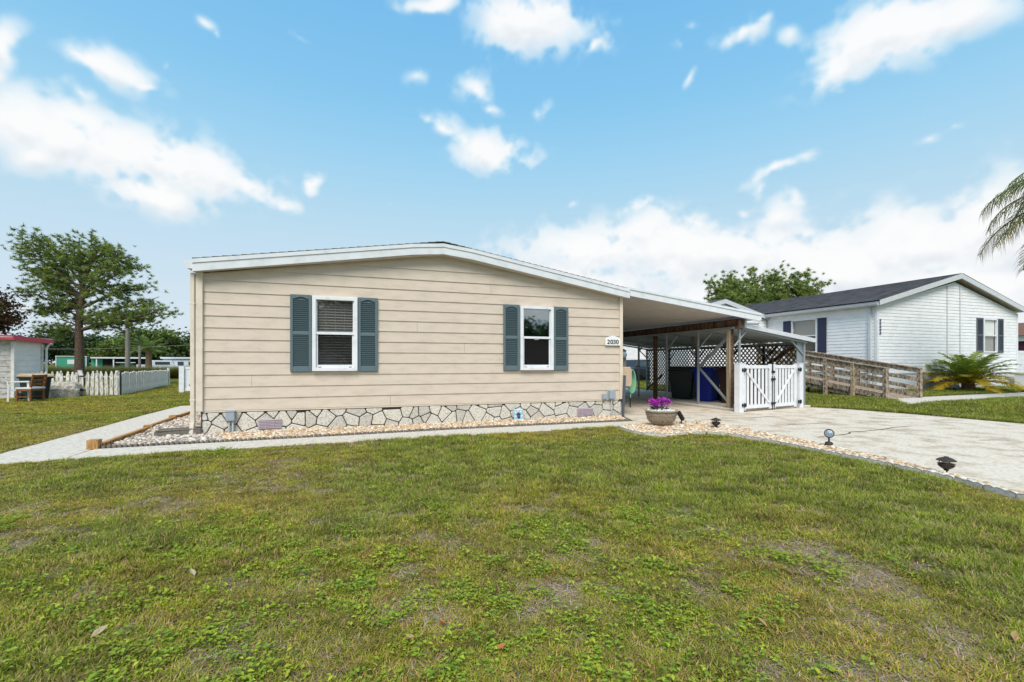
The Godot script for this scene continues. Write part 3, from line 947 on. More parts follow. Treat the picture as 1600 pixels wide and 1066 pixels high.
func fill_pebbles(called: String, label: String, poly: PackedVector2Array, count: int, seed_: int, cols: Array, size := 0.03, base := 0.014) -> void:
	rng.seed = seed_
	var lo := poly[0]; var hi := poly[0]
	for p in poly:
		lo = lo.min(p); hi = hi.max(p)
	var places: Array[Transform3D] = []
	var tints := PackedColorArray()
	var tries := 0
	while places.size() < count and tries < count * 8:
		tries += 1
		var p := Vector2(rng.randf_range(lo.x, hi.x), rng.randf_range(lo.y, hi.y))
		if not inside(p, poly): continue
		var s := size * rng.randf_range(0.55, 1.35)
		var bs := Basis.from_euler(Vector3(rng.randf_range(-0.5, 0.5), rng.randf() * TAU, rng.randf_range(-0.5, 0.5))).scaled(Vector3(s, s * rng.randf_range(0.7, 1.0), s))
		places.append(Transform3D(bs, Vector3(p.x, base + rng.randf_range(0.0, size * 0.9), p.y)))
		var c: Color = cols[rng.randi() % cols.size()]
		tints.append(c * rng.randf_range(0.8, 1.15))
	scatter(called, label, "gravel", rock_mesh(seed_ + 5), M.pebble, places, tints)

func make_beds() -> void:
	var peach := [Color(0.62, 0.44, 0.27), Color(0.70, 0.55, 0.38), Color(0.74, 0.64, 0.50), Color(0.55, 0.35, 0.19), Color(0.78, 0.72, 0.62), Color(0.40, 0.26, 0.16), Color(0.66, 0.50, 0.33)]
	var pale := [Color(0.66, 0.61, 0.54), Color(0.50, 0.43, 0.36), Color(0.72, 0.66, 0.58), Color(0.36, 0.29, 0.23), Color(0.62, 0.48, 0.35), Color(0.27, 0.22, 0.19), Color(0.70, 0.64, 0.55), Color(0.44, 0.36, 0.29)]
	fill_pebbles("wall_gravel", "peach and cream river pebbles along the stone base of the house", p2([-2.0, -7.97, 1.6, -8.12, 3.4, -8.13, 5.30, -8.10, 5.62, -8.9, -2.3, -8.92]), 9000, 301, peach)
	fill_pebbles("corner_gravel", "whitish river pebbles between the house corner and the side walk", p2([-3.30, -7.92, -1.9, -7.97, -2.2, -8.9, -2.56, -8.95, -2.56, -14.9, -3.64, -14.9, -3.60, -13.0, -3.52, -10.4, -3.38, -9.0]), 7500, 302, pale, 0.036)
	var strip := PackedVector2Array()
	for p in edge_lawn: strip.append(p + Vector2(0.06, -0.02))
	strip.append_array(p2([5.36, -7.42]))
	for k in range(edge_drive.size() - 2, -1, -1): strip.append(edge_drive[k] + Vector2(-0.04, 0.0))
	fill_pebbles("driveway_gravel", "peach and tan pebbles of the strip between lawn and driveway", strip, 8200, 303, peach, 0.03, 0.026)

	# scalloped concrete edging, section by section
	var t := thing("lawn_edging", "low weathered concrete edging between lawn and peach gravel strip", "edging")
	var run := 0.0
	var at := 0
	var line := edge_lawn
	var total := 0.0
	for k in line.size() - 1: total += line[k].distance_to(line[k + 1])
	var n := int(total / 0.30)
	for k in n:
		var a := along(line, total * k / n)
		var c := along(line, total * (k + 1) / n - 0.008)
		var b := MB.new()
		var d := (c - a)
		var l := d.length()
		d /= l
		var prof := PackedVector2Array([Vector2(0, -0.05), Vector2(l, -0.05)])
		for s in 13:
			var f := 1.0 - s / 12.0
			prof.append(Vector2(l * f, 0.058 + 0.009 * absf(sin(f * PI * 3.0))))
		b.slab(prof, Transform3D(Basis(Vector3(d.x, 0, d.y), Vector3.UP, Vector3(d.x, 0, d.y).cross(Vector3.UP)), Vector3(a.x, sin(k * 5.1) * 0.004, a.y) + Vector3(-d.y, 0, d.x) * 0.022), 0.044, 0.006)
		obj("edging_section", b, M.edging, t)

	var e := thing("log_edging", "row of little upright grey log edging in front of the gravel at the house", "edging")
	var lb := MB.new()
	var fl := p2([-3.40, -7.885, -1.0, -7.955, 1.6, -8.085, 3.4, -8.10, 5.35, -8.06])
	var tot := 0.0
	for k in fl.size() - 1: tot += fl[k].distance_to(fl[k + 1])
	rng.seed = 9
	for k in int(tot / 0.062):
		var p := along(fl, k * 0.062)
		var hgt := 0.062 + rng.randf_range(-0.008, 0.008)
		lb.lathe(p2([0.027, -0.03, 0.027, hgt - 0.01, 0.018, hgt, 0.0, hgt + 0.001]), 7, Vector3(p.x, 0, p.y))
	obj("log_row", lb, M.log_edging, e).set_meta("kind", "stuff")

	# landscape timbers along the side walk
	var w := thing("bed_timber", "new orange-tan timber edging with end block beside the concrete side walk", "timber")
	beam("timber", w, Vector3(-3.42, 0.045, -7.98), Vector3(-3.50, 0.045, -9.72), 0.07, 0.075, M.timber_new)
	beam("timber", w, Vector3(-3.56, 0.045, -9.85), Vector3(-3.64, 0.045, -11.4), 0.07, 0.07, M.timber_new)
	beam("timber", w, Vector3(-3.66, 0.045, -11.5), Vector3(-3.70, 0.045, -13.2), 0.07, 0.07, M.timber_new)
	box("end_block", w, Vector3(0.13, 0.13, 0.12), Vector3(-3.45, 0.085, -7.90), M.timber_new)
	box("joint_block", w, Vector3(0.13, 0.10, 0.12), Vector3(-3.50, 0.06, -9.79), M.timber_new, Basis(Vector3.UP, 0.2))
	box("joint_block", w, Vector3(0.13, 0.10, 0.12), Vector3(-3.65, 0.06, -11.45), M.timber_new, Basis(Vector3.UP, -0.1))

	var sb := MB.new()
	sb.slab(p2([-0.32, -0.10, 0.30, -0.12, 0.32, 0.12, -0.30, 0.11]), Transform3D(Basis(Vector3.RIGHT, Vector3.FORWARD, Vector3.UP), Vector3.ZERO), 0.07, 0.012)
	sb.box(Vector3(0, 0.078, 0.10), Vector3(0.6, 0.03, 0.03), Basis.IDENTITY, 0.008)
	sb.box(Vector3(0, 0.078, -0.10), Vector3(0.6, 0.03, 0.03), Basis.IDENTITY, 0.008)
	var s := obj("splash_block", sb, M.log_edging)
	s.position = Vector3(-2.74, 0.05, -8.86)
	s.rotation.y = 0.15
	tag(s, "weathered grey concrete splash block on the pebbles under the downspout", "splash block")

func along(line: PackedVector2Array, d: float) -> Vector2:
	for k in line.size() - 1:
		var l := line[k].distance_to(line[k + 1])
		if d <= l: return line[k].lerp(line[k + 1], d / l)
		d -= l
	return line[line.size() - 1]

# ---------------------------------------------------------------- the beige home
const WALL_Z := -8.885
const ROW := 0.2009
const SIDE0 := 0.409

func roof_under(x: float) -> float:
	var peak := 3.345 + 0.0
	return minf(2.712 + (x + 2.47) * 0.1550, minf(2.690 + (5.70 - x) * 0.1605, peak))

func lap_board(poly: PackedVector2Array, y0: float, y1: float, z: float, proud := 0.015) -> MB:
	# a lap: its lower edge stands proud of the board below
	var b := MB.new()
	var idx := Geometry2D.triangulate_polygon(poly)
	for k in range(0, idx.size(), 3):
		var q := []
		for j in 3:
			var p := poly[idx[k + j]]
			q.append(Vector3(p.x, p.y, z + proud * (1.0 - (p.y - y0) / (y1 - y0)) + 0.003))
		b.tri(q[0], q[1], q[2], Vector3.BACK)
	for k in poly.size():
		var p := poly[k]; var r := poly[(k + 1) % poly.size()]
		var zp := z + proud * (1.0 - (p.y - y0) / (y1 - y0)) + 0.003
		var zr := z + proud * (1.0 - (r.y - y0) / (y1 - y0)) + 0.003
		b.quad(Vector3(p.x, p.y, zp), Vector3(r.x, r.y, zr), Vector3(r.x, r.y, z - 0.008), Vector3(p.x, p.y, z - 0.008), Vector3(r.y - p.y, p.x - r.x, 0))
	return b

func window_unit(parent: Node3D, x0: float, x1: float, y0: float, y1: float, z: float, kind: int) -> void:
	var w := part("window", parent)
	var V: Material = M.white_vinyl
	var fr := 0.062
	var mid := (y0 + y1) * 0.5 + 0.01
	var xm := (x0 + x1) * 0.5
	box("frame", w, Vector3(fr, y1 - y0, 0.09), Vector3(x0 + fr * 0.5, (y0 + y1) * 0.5, z), V)
	box("frame", w, Vector3(fr, y1 - y0, 0.09), Vector3(x1 - fr * 0.5, (y0 + y1) * 0.5, z), V)
	box("frame", w, Vector3(x1 - x0 - fr * 2, fr, 0.09), Vector3(xm, y1 - fr * 0.5, z), V)
	box("sill", w, Vector3(x1 - x0 - fr * 2, fr, 0.095), Vector3(xm, y0 + fr * 0.5, z), V)
	# upper sash further out than the lower one
	var ix0 := x0 + fr; var ix1 := x1 - fr
	box("meeting_rail", w, Vector3(ix1 - ix0, 0.048, 0.05), Vector3(xm, mid, z - 0.002), V)
	var st := 0.032
	for s in [ix0 + st * 0.5, ix1 - st * 0.5]:
		box("lower_stile", w, Vector3(st, mid - y0 - fr - 0.026, 0.035), Vector3(s, (mid + y0 + fr) * 0.5 - 0.013, z - 0.012), V)
	box("lower_rail", w, Vector3(ix1 - ix0 - st * 2, 0.05, 0.035), Vector3(xm, y0 + fr + 0.025, z - 0.012), V)
	for s in [ix0 + 0.01, ix1 - 0.01]:
		box("upper_stile", w, Vector3(0.02, y1 - fr - mid - 0.025, 0.03), Vector3(s, (mid + y1 - fr) * 0.5 + 0.0125, z - 0.006), V)
	for s in [-1.0, 1.0]:
		box("tilt_latch", w, Vector3(0.05, 0.012, 0.012), Vector3(xm + s * (ix1 - ix0) * 0.40, y0 + fr + 0.006, z + 0.012), M.black_metal)
	var up := MB.new()
	up.quad(Vector3(ix0, mid, 0), Vector3(ix1, mid, 0), Vector3(ix1, y1 - fr, 0), Vector3(ix0, y1 - fr, 0), Vector3.BACK)
	var lowp := MB.new()
	lowp.quad(Vector3(ix0, y0 + fr, 0), Vector3(ix1, y0 + fr, 0), Vector3(ix1, mid, 0), Vector3(ix0, mid, 0), Vector3.BACK)
	if kind == 0:
		for dz in [0.0, -0.012, -0.024]:
			obj("upper_pane", up, M.pane, w).position.z = z - 0.015 + dz
			obj("lower_pane", lowp, M.pane, w).position.z = z - 0.03 + dz
		obj("insect_screen", lowp, M.insect_screen, w).position.z = z - 0.005
		var ny := int((y1 - y0 - 0.1) / 0.05)
		for k in ny:
			box("blind_slat", w, Vector3(ix1 - ix0 - 0.02, 0.0035, 0.048), Vector3(xm, y0 + 0.08 + k * 0.05, z - 0.105), M.blind, Basis(Vector3.RIGHT, 0.42), 0.0)
		for s in [-0.3, 0.0, 0.3]:
			box("blind_cord", w, Vector3(0.004, y1 - y0 - 0.1, 0.004), Vector3(xm + s * (x1 - x0) * 0.7, (y0 + y1) * 0.5, z - 0.078), M.blind, Basis.IDENTITY, 0.0)
	else:
		obj("upper_pane", up, M.coated_dim, w).position.z = z - 0.015
		obj("lower_pane", lowp, M.pane, w).position.z = z - 0.03
		obj("insect_screen", lowp, M.insect_screen, w).position.z = z - 0.005
		box("lock", w, Vector3(0.10, 0.02, 0.02), Vector3(xm, mid - 0.035, z - 0.008), V)

func shutter(parent: Node3D, x0: float, x1: float, y0: float, y1: float, z: float, m: Material, arch := true) -> void:
	var s := part("shutter", parent)
	var w := x1 - x0
	var st := 0.046
	var xm := (x0 + x1) * 0.5
	var mid := y0 + (y1 - y0) * 0.50
	box("stile", s, Vector3(st, y1 - y0, 0.034), Vector3(x0 + st * 0.5, (y0 + y1) * 0.5, z), m)
	box("stile", s, Vector3(st, y1 - y0, 0.034), Vector3(x1 - st * 0.5, (y0 + y1) * 0.5, z), m)
	box("rail", s, Vector3(w - st * 2, 0.09, 0.032), Vector3(xm, y0 + 0.045, z), m)
	box("rail", s, Vector3(w - st * 2, 0.06, 0.032), Vector3(xm, mid, z), m)
	var head := PackedVector2Array([Vector2(x0 + st, y1), Vector2(x0 + st, y1 - 0.075)])
	for k in range(1, 10):
		var f := k / 10.0
		var up := 0.035 * pow(sin(f * PI), 1.6) if arch else 0.0
		head.append(Vector2(lerpf(x0 + st, x1 - st, f), y1 - 0.075 + up))
	head.append_array([Vector2(x1 - st, y1 - 0.075), Vector2(x1 - st, y1)])
	var hb := MB.new()
	hb.slab(head, Transform3D(Basis.IDENTITY, Vector3(0, 0, z - 0.016)), 0.032, 0.0)
	obj("rail", hb, m, s)
	box("back_panel", s, Vector3(w - st * 2, y1 - y0 - 0.02, 0.006), Vector3(xm, (y0 + y1) * 0.5, z - 0.013), m, Basis.IDENTITY, 0.0)
	var lb := MB.new()
	for span in [[y0 + 0.10, mid - 0.04], [mid + 0.04, y1 - 0.05]]:
		var n := int((span[1] - span[0]) / 0.036)
		for k in n:
			var y: float = span[0] + (k + 0.5) * (span[1] - span[0]) / n
			if arch and y > y1 - 0.075: continue
			lb.box(Vector3(xm, y, z - 0.002), Vector3(w - st * 2 + 0.004, 0.036, 0.006), Basis(Vector3.RIGHT, 0.62))
	obj("louvres", lb, m, s)

func make_house() -> void:
	var h := thing("mobile_home", "single-storey beige lap-sided mobile home with blue-grey shutters and stone base", "house", Vector3.ZERO)
	var holes := [p2([-0.70, 1.10, 0.0, 1.10, 0.0, 2.385, -0.70, 2.385]), p2([3.255, 1.10, 3.94, 1.10, 3.94, 2.375, 3.255, 2.375])]
	# lap boards, cut under the sloping roof and round the windows
	for k in 15:
		var y0 := SIDE0 + k * ROW
		var y1 := y0 + ROW
		var band := PackedVector2Array([Vector2(-2.42, y0), Vector2(5.605, y0), Vector2(5.605, y1), Vector2(-2.42, y1)])
		var gable := PackedVector2Array([Vector2(-2.42, 0.0), Vector2(5.605, 0.0), Vector2(5.605, roof_under(5.605)), Vector2(1.88, roof_under(1.88)), Vector2(1.60, 3.345), Vector2(1.34, roof_under(1.34)), Vector2(-2.42, roof_under(-2.42))])
		var jx: float = [0.62, 9.0, -1.7, 9.0, 9.0, 2.05, 9.0, 1.12, 9.0, 9.0, 9.0, 2.6, 9.0, 9.0, 9.0][k]
		var cuts: Array = holes + [p2([jx, y0 - 0.01, jx + 0.004, y0 - 0.01, jx + 0.004, y1 + 0.01, jx, y1 + 0.01])]
		for piece in Geometry2D.intersect_polygons(band, gable):
			var left: Array[PackedVector2Array] = [piece]
			for hole in cuts:
				var nxt: Array[PackedVector2Array] = []
				for q in left:
					nxt.append_array(Geometry2D.clip_polygons(q, hole))
				left = nxt
			for q in left:
				if q.size() >= 3:
					obj("siding_board", lap_board(q, y0, y1, WALL_Z - 0.02), M.siding, h)
	# other walls, floor and ceiling of the closed house
	box("side_wall", h, Vector3(0.10, 2.35, 17.9), Vector3(-2.44, 1.55, -17.95), M.trim_beige)
	box("side_wall", h, Vector3(0.10, 2.35, 17.9), Vector3(5.62, 1.55, -17.95), M.trim_beige)
	box("back_wall", h, Vector3(8.2, 2.9, 0.10), Vector3(1.6, 1.75, -26.95), M.trim_beige)
	box("floor", h, Vector3(7.94, 0.10, 17.7), Vector3(1.59, 0.52, -17.9), M.room)
	box("room_wall", h, Vector3(7.9, 2.1, 0.05), Vector3(1.59, 1.64, -10.6), M.room)
	box("ceiling", h, Vector3(7.9, 0.04, 1.6), Vector3(1.59, 2.62, -9.78), M.room)
	box("corner_trim", h, Vector3(0.10, 2.34, 0.06), Vector3(-2.465, 1.575, WALL_Z + 0.01), M.trim_beige)
	box("corner_trim", h, Vector3(0.075, 2.32, 0.06), Vector3(5.637, 1.565, WALL_Z + 0.01), M.trim_beige)
	box("starter_trim", h, Vector3(8.03, 0.03, 0.028), Vector3(1.59, 0.394, WALL_Z - 0.022), M.trim_beige)
	# roof: decks, shingle courses, rake boards, soffit
	var ridge := Vector2(1.60, 3.555)
	for side in 2:
		var low := Vector2(-2.52, 2.925) if side == 0 else Vector2(5.76, 2.865)
		var dirv := (ridge - low).normalized()
		var deck := MB.new()
		var a := Vector3(low.x, low.y - 0.03, 0); var c := Vector3(ridge.x, ridge.y - 0.03, 0)
		deck.bar(Vector3(a.x, a.y - 0.02, -17.9), Vector3(c.x, c.y - 0.02, -17.9), 18.1, 0.03)
		obj("roof_deck", deck, M.soffit, h)
		var len := low.distance_to(ridge)
		var n := int(len / 0.14)
		for k in n:
			var s0 := low + dirv * (len * k / n - 0.01)
			var s1 := low + dirv * (len * (k + 1) / n + 0.02)
			var lift := Vector2(-dirv.y, dirv.x) * (1.0 if side == 0 else -1.0)
			var cb := MB.new()
			cb.bar(Vector3(s0.x + lift.x * 0.012, s0.y + lift.y * 0.012, -17.9), Vector3(s1.x, s1.y, -17.9), 18.34, 0.012)
			obj("shingle_course", cb, M.shingle, h)
		# rake: a drip strip over a deeper board
		var fz := -8.715
		for pc in [[0.0, 0.065, 0.030, "rake_cap"], [0.068, 0.200, 0.016, "rake_board"]]:
			var poly := PackedVector2Array()
			var steps := [0.0, 0.86, 0.93, 0.97, 1.0]
			for f in steps:
				var p := low.lerp(ridge, f)
				p.y -= 0.03 * smoothstep(0.86, 1.0, f)
				poly.append(p - Vector2(0, 0.012 + pc[0]))
			for j in range(steps.size() - 1, -1, -1):
				var p := low.lerp(ridge, steps[j])
				p.y -= 0.03 * smoothstep(0.86, 1.0, steps[j])
				poly.append(p - Vector2(0, 0.012 + pc[1]))
			var rb := MB.new()
			rb.slab(poly, Transform3D(Basis.IDENTITY, Vector3(0, 0, fz - 0.016)), pc[2] + 0.016, 0.0)
			obj(pc[3], rb, M.fascia, h)
		var sf := MB.new()
		sf.bar(Vector3(low.x, low.y - 0.195, -8.80), Vector3(ridge.x, ridge.y - 0.225, -8.80), 0.15, 0.014)
		obj("soffit", sf, M.soffit, h)
	# gutter with its end profile, and the downspout
	var gp := p2([0.0, 0.0, -0.075, 0.0, -0.105, 0.045, -0.12, 0.11, -0.135, 0.115, -0.135, 0.125, -0.112, 0.122, -0.095, 0.05, -0.07, 0.008, -0.006, 0.008, -0.006, 0.13, 0.0, 0.13])
	var gb := MB.new()
	gb.slab(gp, Transform3D(Basis.IDENTITY, Vector3(-2.525, 2.76, -27.0)), 18.28, 0.0)
	gb.slab(p2([0.0, 0.0, -0.075, 0.0, -0.105, 0.045, -0.12, 0.11, -0.135, 0.12, 0.0, 0.13]), Transform3D(Basis.IDENTITY, Vector3(-2.525, 2.76, -8.72)), 0.004, 0.0)
	obj("gutter", gb, M.fascia, h)
	var db := MB.new()
	db.box(Vector3(-2.555, 1.46, -8.86), Vector3(0.062, 2.5, 0.075), Basis.IDENTITY, 0.008)
	db.box(Vector3(-2.555, 0.12, -8.82), Vector3(0.062, 0.20, 0.09), Basis(Vector3.RIGHT, -0.25), 0.008)
	obj("downspout", db, M.trim_beige, h)
	for y in [0.6, 2.2]:
		box("downspout_strap", h, Vector3(0.074, 0.03, 0.08), Vector3(-2.555, y, -8.86), M.trim_beige)

	# windows and shutters
	window_unit(h, -0.735, 0.032, 1.071, 2.415, WALL_Z + 0.02, 0)
	window_unit(h, 3.222, 3.969, 1.065, 2.405, WALL_Z + 0.02, 1)
	for q in [[-1.094, -0.745, 1.062, 2.43], [0.043, 0.389, 1.064, 2.426], [2.859, 3.208, 1.065, 2.418], [3.98, 4.322, 1.061, 2.406]]:
		shutter(h, q[0], q[1], q[2], q[3], WALL_Z + 0.022, M.shutter)

	# stone base: irregular flagstones set in recessed dark mortar
	box("mortar_wall", h, Vector3(8.10, 0.56, 0.10), Vector3(1.59, 0.115, WALL_Z - 0.10), M.mortar, Basis.IDENTITY, 0.0)
	var sk := part("stone_base", h)
	rng.seed = 52
	var seeds := PackedVector2Array()
	var x := -2.55
	while x < 5.85:
		for r in 3:
			seeds.append(Vector2(x + rng.randf_range(-0.13, 0.13) + (0.13 if r == 1 else 0.0), [0.02, 0.19, 0.37][r] + rng.randf_range(-0.09, 0.09)))
		x += rng.randf_range(0.235, 0.36)
	var face := Transform3D(Basis.IDENTITY, Vector3(0, 0, WALL_Z - 0.05))
	for i in seeds.size():
		var poly := p2([-2.44, -0.04, 5.665, -0.04, 5.665, 0.379, -2.44, 0.379])
		for j in seeds.size():
			if i == j or absf(seeds[i].x - seeds[j].x) > 1.0: continue
			var m := (seeds[i] + seeds[j]) * 0.5
			var d := (seeds[j] - seeds[i]).normalized()
			var t := d.orthogonal()
			var keep := PackedVector2Array([m + t * 9.0, m - t * 9.0, m - t * 9.0 - d * 9.0, m + t * 9.0 - d * 9.0])
			var res := Geometry2D.intersect_polygons(poly, keep)
			if res.is_empty():
				poly = PackedVector2Array()
				break
			poly = res[0]
		if poly.size() < 3: continue
		var sm := Geometry2D.offset_polygon(poly, -0.023, Geometry2D.JOIN_MITER)
		if sm.is_empty(): continue
		var rd := Geometry2D.offset_polygon(sm[0], 0.0145, Geometry2D.JOIN_ROUND)
		if rd.is_empty(): continue
		var fin: PackedVector2Array = rd[0]
		if fin.size() > 12:
			var red := PackedVector2Array()
			var stepn := fin.size() / 12.0
			for k in 12: red.append(fin[int(k * stepn)])
			fin = red
		var b := MB.new()
		b.slab(fin, face, 0.034 + rng.randf_range(-0.006, 0.008), 0.007)
		obj("stone", b, [M.stone, M.stone_b, M.stone_c][rng.randi() % 3], sk)

	# foundation vents
	for vx in [[-1.60, -1.23, 0.06, 0.235], [4.55, 4.94, 0.05, 0.235]]:
		var vt := part("foundation_vent", h)
		var vm := Vector3((vx[0] + vx[1]) * 0.5, (vx[2] + vx[3]) * 0.5, WALL_Z + 0.0)
		box("plate", vt, Vector3(vx[1] - vx[0], vx[3] - vx[2], 0.02), vm + Vector3(0, 0, -0.012), M.vent)
		for k in 6:
			box("slat", vt, Vector3(vx[1] - vx[0] - 0.03, 0.016, 0.012), Vector3(vm.x, vx[2] + 0.02 + k * 0.027, vm.z + 0.002), M.vent, Basis(Vector3.RIGHT, 0.5), 0.001)
		for s in [-0.17, 0.17]:
			box("divider", vt, Vector3(0.012, vx[3] - vx[2] - 0.01, 0.014), Vector3(vm.x + s * (vx[1] - vx[0]), vm.y, vm.z + 0.006), M.vent)
	# electric boxes and conduits
	var e := part("junction_box", h)
	box("housing", e, Vector3(0.125, 0.15, 0.09), Vector3(-2.005, 0.315, WALL_Z + 0.035), M.box_grey)
	box("lid", e, Vector3(0.135, 0.018, 0.10), Vector3(-2.005, 0.398, WALL_Z + 0.038), M.box_grey)
	for s in [-0.025, 0.03]:
		var cb := MB.new()
		cb.tube(pts([-2.005 + s, 0.25, WALL_Z + 0.03, -2.005 + s, -0.05, WALL_Z + 0.03]), PackedFloat32Array([0.017, 0.017]), 8)
		obj("conduit", cb, M.conduit, e)
	var ub := part("cable_box", h)
	box("housing", ub, Vector3(0.145, 0.185, 0.07), Vector3(5.385, 0.515, WALL_Z + 0.045), M.box_grey)
	box("small_housing", ub, Vector3(0.10, 0.11, 0.05), Vector3(5.205, 0.475, WALL_Z + 0.035), M.box_grey)
	var c2 := MB.new()
	c2.tube(pts([5.295, 0.62, WALL_Z + 0.03, 5.295, 0.40, WALL_Z + 0.03]), PackedFloat32Array([0.012, 0.012]), 8)
	c2.tube(pts([5.385, 0.43, WALL_Z + 0.03, 5.385, -0.03, WALL_Z + 0.03]), PackedFloat32Array([0.014, 0.014]), 8)
	obj("conduit", c2, M.conduit, ub)

	# house number
	var sg := thing("house_number_sign", "white arched plaque with black house number 2030 on beige siding", "sign", Vector3(5.42, 1.71, WALL_Z + 0.022))
	var arch := PackedVector2Array([Vector2(-0.19, -0.105), Vector2(0.19, -0.105), Vector2(0.19, 0.055)])
	for k in range(1, 12):
		var f := 1.0 - k / 12.0
		arch.append(Vector2(lerpf(-0.17, 0.17, f), 0.058 + 0.05 * sin(f * PI)))
	arch.append(Vector2(-0.19, 0.055))
	var ab := MB.new()
	ab.slab(arch, Transform3D(Basis.IDENTITY, Vector3.ZERO), 0.014, 0.004)
	obj("plaque", ab, M.sign_white, sg)
	var font := SystemFont.new()
	font.font_names = PackedStringArray(["Droid Sans"])
	font.font_italic = true
	font.font_weight = 700
	var tm := TextMesh.new()
	tm.text = "2030"
	tm.font = font
	tm.font_size = 32
	tm.pixel_size = 0.0042
	tm.depth = 0.006
	var to := obj("number", tm, M.ink, sg)
	to.position = Vector3(0, -0.028, 0.016)

	# garden tile leaning on the stones
	var gt := thing("garden_tile", "small blue and white mosaic tile leaning on the stone base", "tile", Vector3(3.165, 0.035, WALL_Z + 0.11))
	gt.rotation = Vector3(-0.16, 0.05, 0.03)
	box("tile_body", gt, Vector3(0.215, 0.235, 0.018), Vector3(0, 0.117, 0), M.tile_blue)
	box("border", gt, Vector3(0.205, 0.02, 0.004), Vector3(0, 0.225, 0.011), M.tile_white, Basis.IDENTITY, 0.001)
	box("border", gt, Vector3(0.205, 0.02, 0.004), Vector3(0, 0.012, 0.011), M.tile_white, Basis.IDENTITY, 0.001)
	var mo := MB.new()
	mo.slab(p2([-0.028, 0.04, 0.028, 0.04, 0.036, 0.115, 0.055, 0.125, 0.0, 0.172, -0.055, 0.125, -0.036, 0.115]), Transform3D(Basis.IDENTITY, Vector3(0, 0, 0.009)), 0.004, 0.001)
	obj("motif", mo, M.tile_dark, gt)
	var mo2 := MB.new()
	mo2.lathe(p2([0.024, 0.0, 0.022, 0.004, 0.0, 0.005]), 14, Vector3(0, 0.095, 0.0125), Basis(Vector3.RIGHT, PI / 2))
	obj("motif_heart", mo2, M.tile_plum, gt)
	for q in [[-0.072, 0.09], [0.072, 0.09], [-0.06, 0.175], [0.06, 0.18]]:
		var pb := MB.new()
		pb.lathe(p2([0.018, 0.0, 0.016, 0.003, 0.0, 0.004]), 12, Vector3(q[0], q[1], 0.0092), Basis(Vector3.RIGHT, PI / 2))
		obj("inlay", pb, M.tile_white, gt)
	var pb2 := MB.new()
	pb2.lathe(p2([0.022, 0.0, 0.02, 0.003, 0.0, 0.004]), 12, Vector3(0.0, 0.192, 0.0092), Basis(Vector3.RIGHT, PI / 2))
	obj("inlay", pb2, M.tile_pink, gt)

	# at the right-hand corner: meter, hose reel, prop post
	var mt := thing("electric_meter", "grey electric meter with glass dome on the carport side of the house corner", "meter", Vector3(5.675, 0.0, -9.10))
	box("meter_box", mt, Vector3(0.20, 0.34, 0.16), Vector3(0.10, 1.27, 0), M.meter_grey)
	box("lower_box", mt, Vector3(0.17, 0.30, 0.12), Vector3(0.085, 0.98, -0.02), M.meter_grey)
	var dome := MB.new()
	dome.lathe(p2([0.075, 0.0, 0.075, 0.05, 0.055, 0.08, 0.0, 0.09]), 16, Vector3(0.11, 1.40, 0.08), Basis(Vector3.RIGHT, PI / 2))
	obj("dome", dome, M.lens, mt)
	var hood := MB.new()
	hood.lathe(p2([0.11, 0.0, 0.11, 0.03, 0.05, 0.07, 0.0, 0.075]), 16, Vector3(0.11, 1.47, 0.02))
	obj("hood", hood, M.black_metal, mt)
	var mast := MB.new()
	mast.tube(pts([0.06, 1.44, -0.03, 0.06, 2.42, -0.03]), PackedFloat32Array([0.03, 0.03]), 10)
	obj("mast", mast, M.meter_grey, mt)
	var hr := thing("hose_reel", "tan wall hose reel with coiled pale green garden hose at house corner", "hose reel", Vector3(5.69, 0.0, -8.99))
	var side := PackedVector2Array()
	for k in 16:
		var a := TAU * (k + 0.5) / 16
		side.append(Vector2(0.14 + clampf(cos(a) * 0.19, -0.145, 0.145), 0.90 + clampf(sin(a) * 0.27, -0.225, 0.225)))
	var rb2 := MB.new()
	rb2.slab(side, Transform3D(Basis.IDENTITY, Vector3(0.0, 0, -0.05)), 0.10, 0.012)
	obj("reel_cover", rb2, M.reel_tan, hr)
	var hs := MB.new()
	for k in 7:
		var cp := PackedVector3Array(); var cr := PackedFloat32Array()
		for s in 19:
			var a := TAU * s / 18
			cp.append(Vector3(0.36 + cos(a) * (0.085 + 0.003 * k), 0.86 + sin(a) * (0.20 + 0.012 * k) - 0.012 * k, -0.20 + k * 0.022))
			cr.append(0.010)
		hs.tube(cp, cr, 6, false)
	hs.tube(pts([0.34, 0.74, -0.10, 0.345, 0.52, -0.10, 0.34, 0.40, -0.10]), PackedFloat32Array([0.011, 0.011, 0.011]), 6)
	obj("hose", hs, M.hose_green, hr)
	var nz := MB.new()
	nz.tube(pts([0.34, 0.41, -0.10, 0.335, 0.22, -0.10]), PackedFloat32Array([0.02, 0.015]), 8)
	nz.box(Vector3(0.335, 0.20, -0.10), Vector3(0.03, 0.03, 0.03), Basis.IDENTITY, 0.006)
	obj("nozzle", nz, M.black_metal, hr)
	var ax := MB.new()
	ax.tube(pts([-0.02, 0.90, -0.08, 0.36, 0.90, -0.12]), PackedFloat32Array([0.02, 0.02]), 8)
	obj("axle", ax, M.meter_grey, hr)
	var pp := thing("leaning_post", "slim dark grey metal post leaning at the house corner", "post", Vector3(5.625, 0.0, -8.775))
	beam("post", pp, Vector3(0.0, 0.0, 0.0), Vector3(0.06, 0.94, -0.02), 0.045, 0.05, M.galvanised)
	box("foot", pp, Vector3(0.10, 0.012, 0.10), Vector3(0, 0.006, 0), M.galvanised)
	M["post_dark"] = M.galvanised.duplicate()
	M["post_dark"].albedo_color = Color8(96, 100, 110)
	for ch in pp.get_children(): ch.material_override = M.post_dark

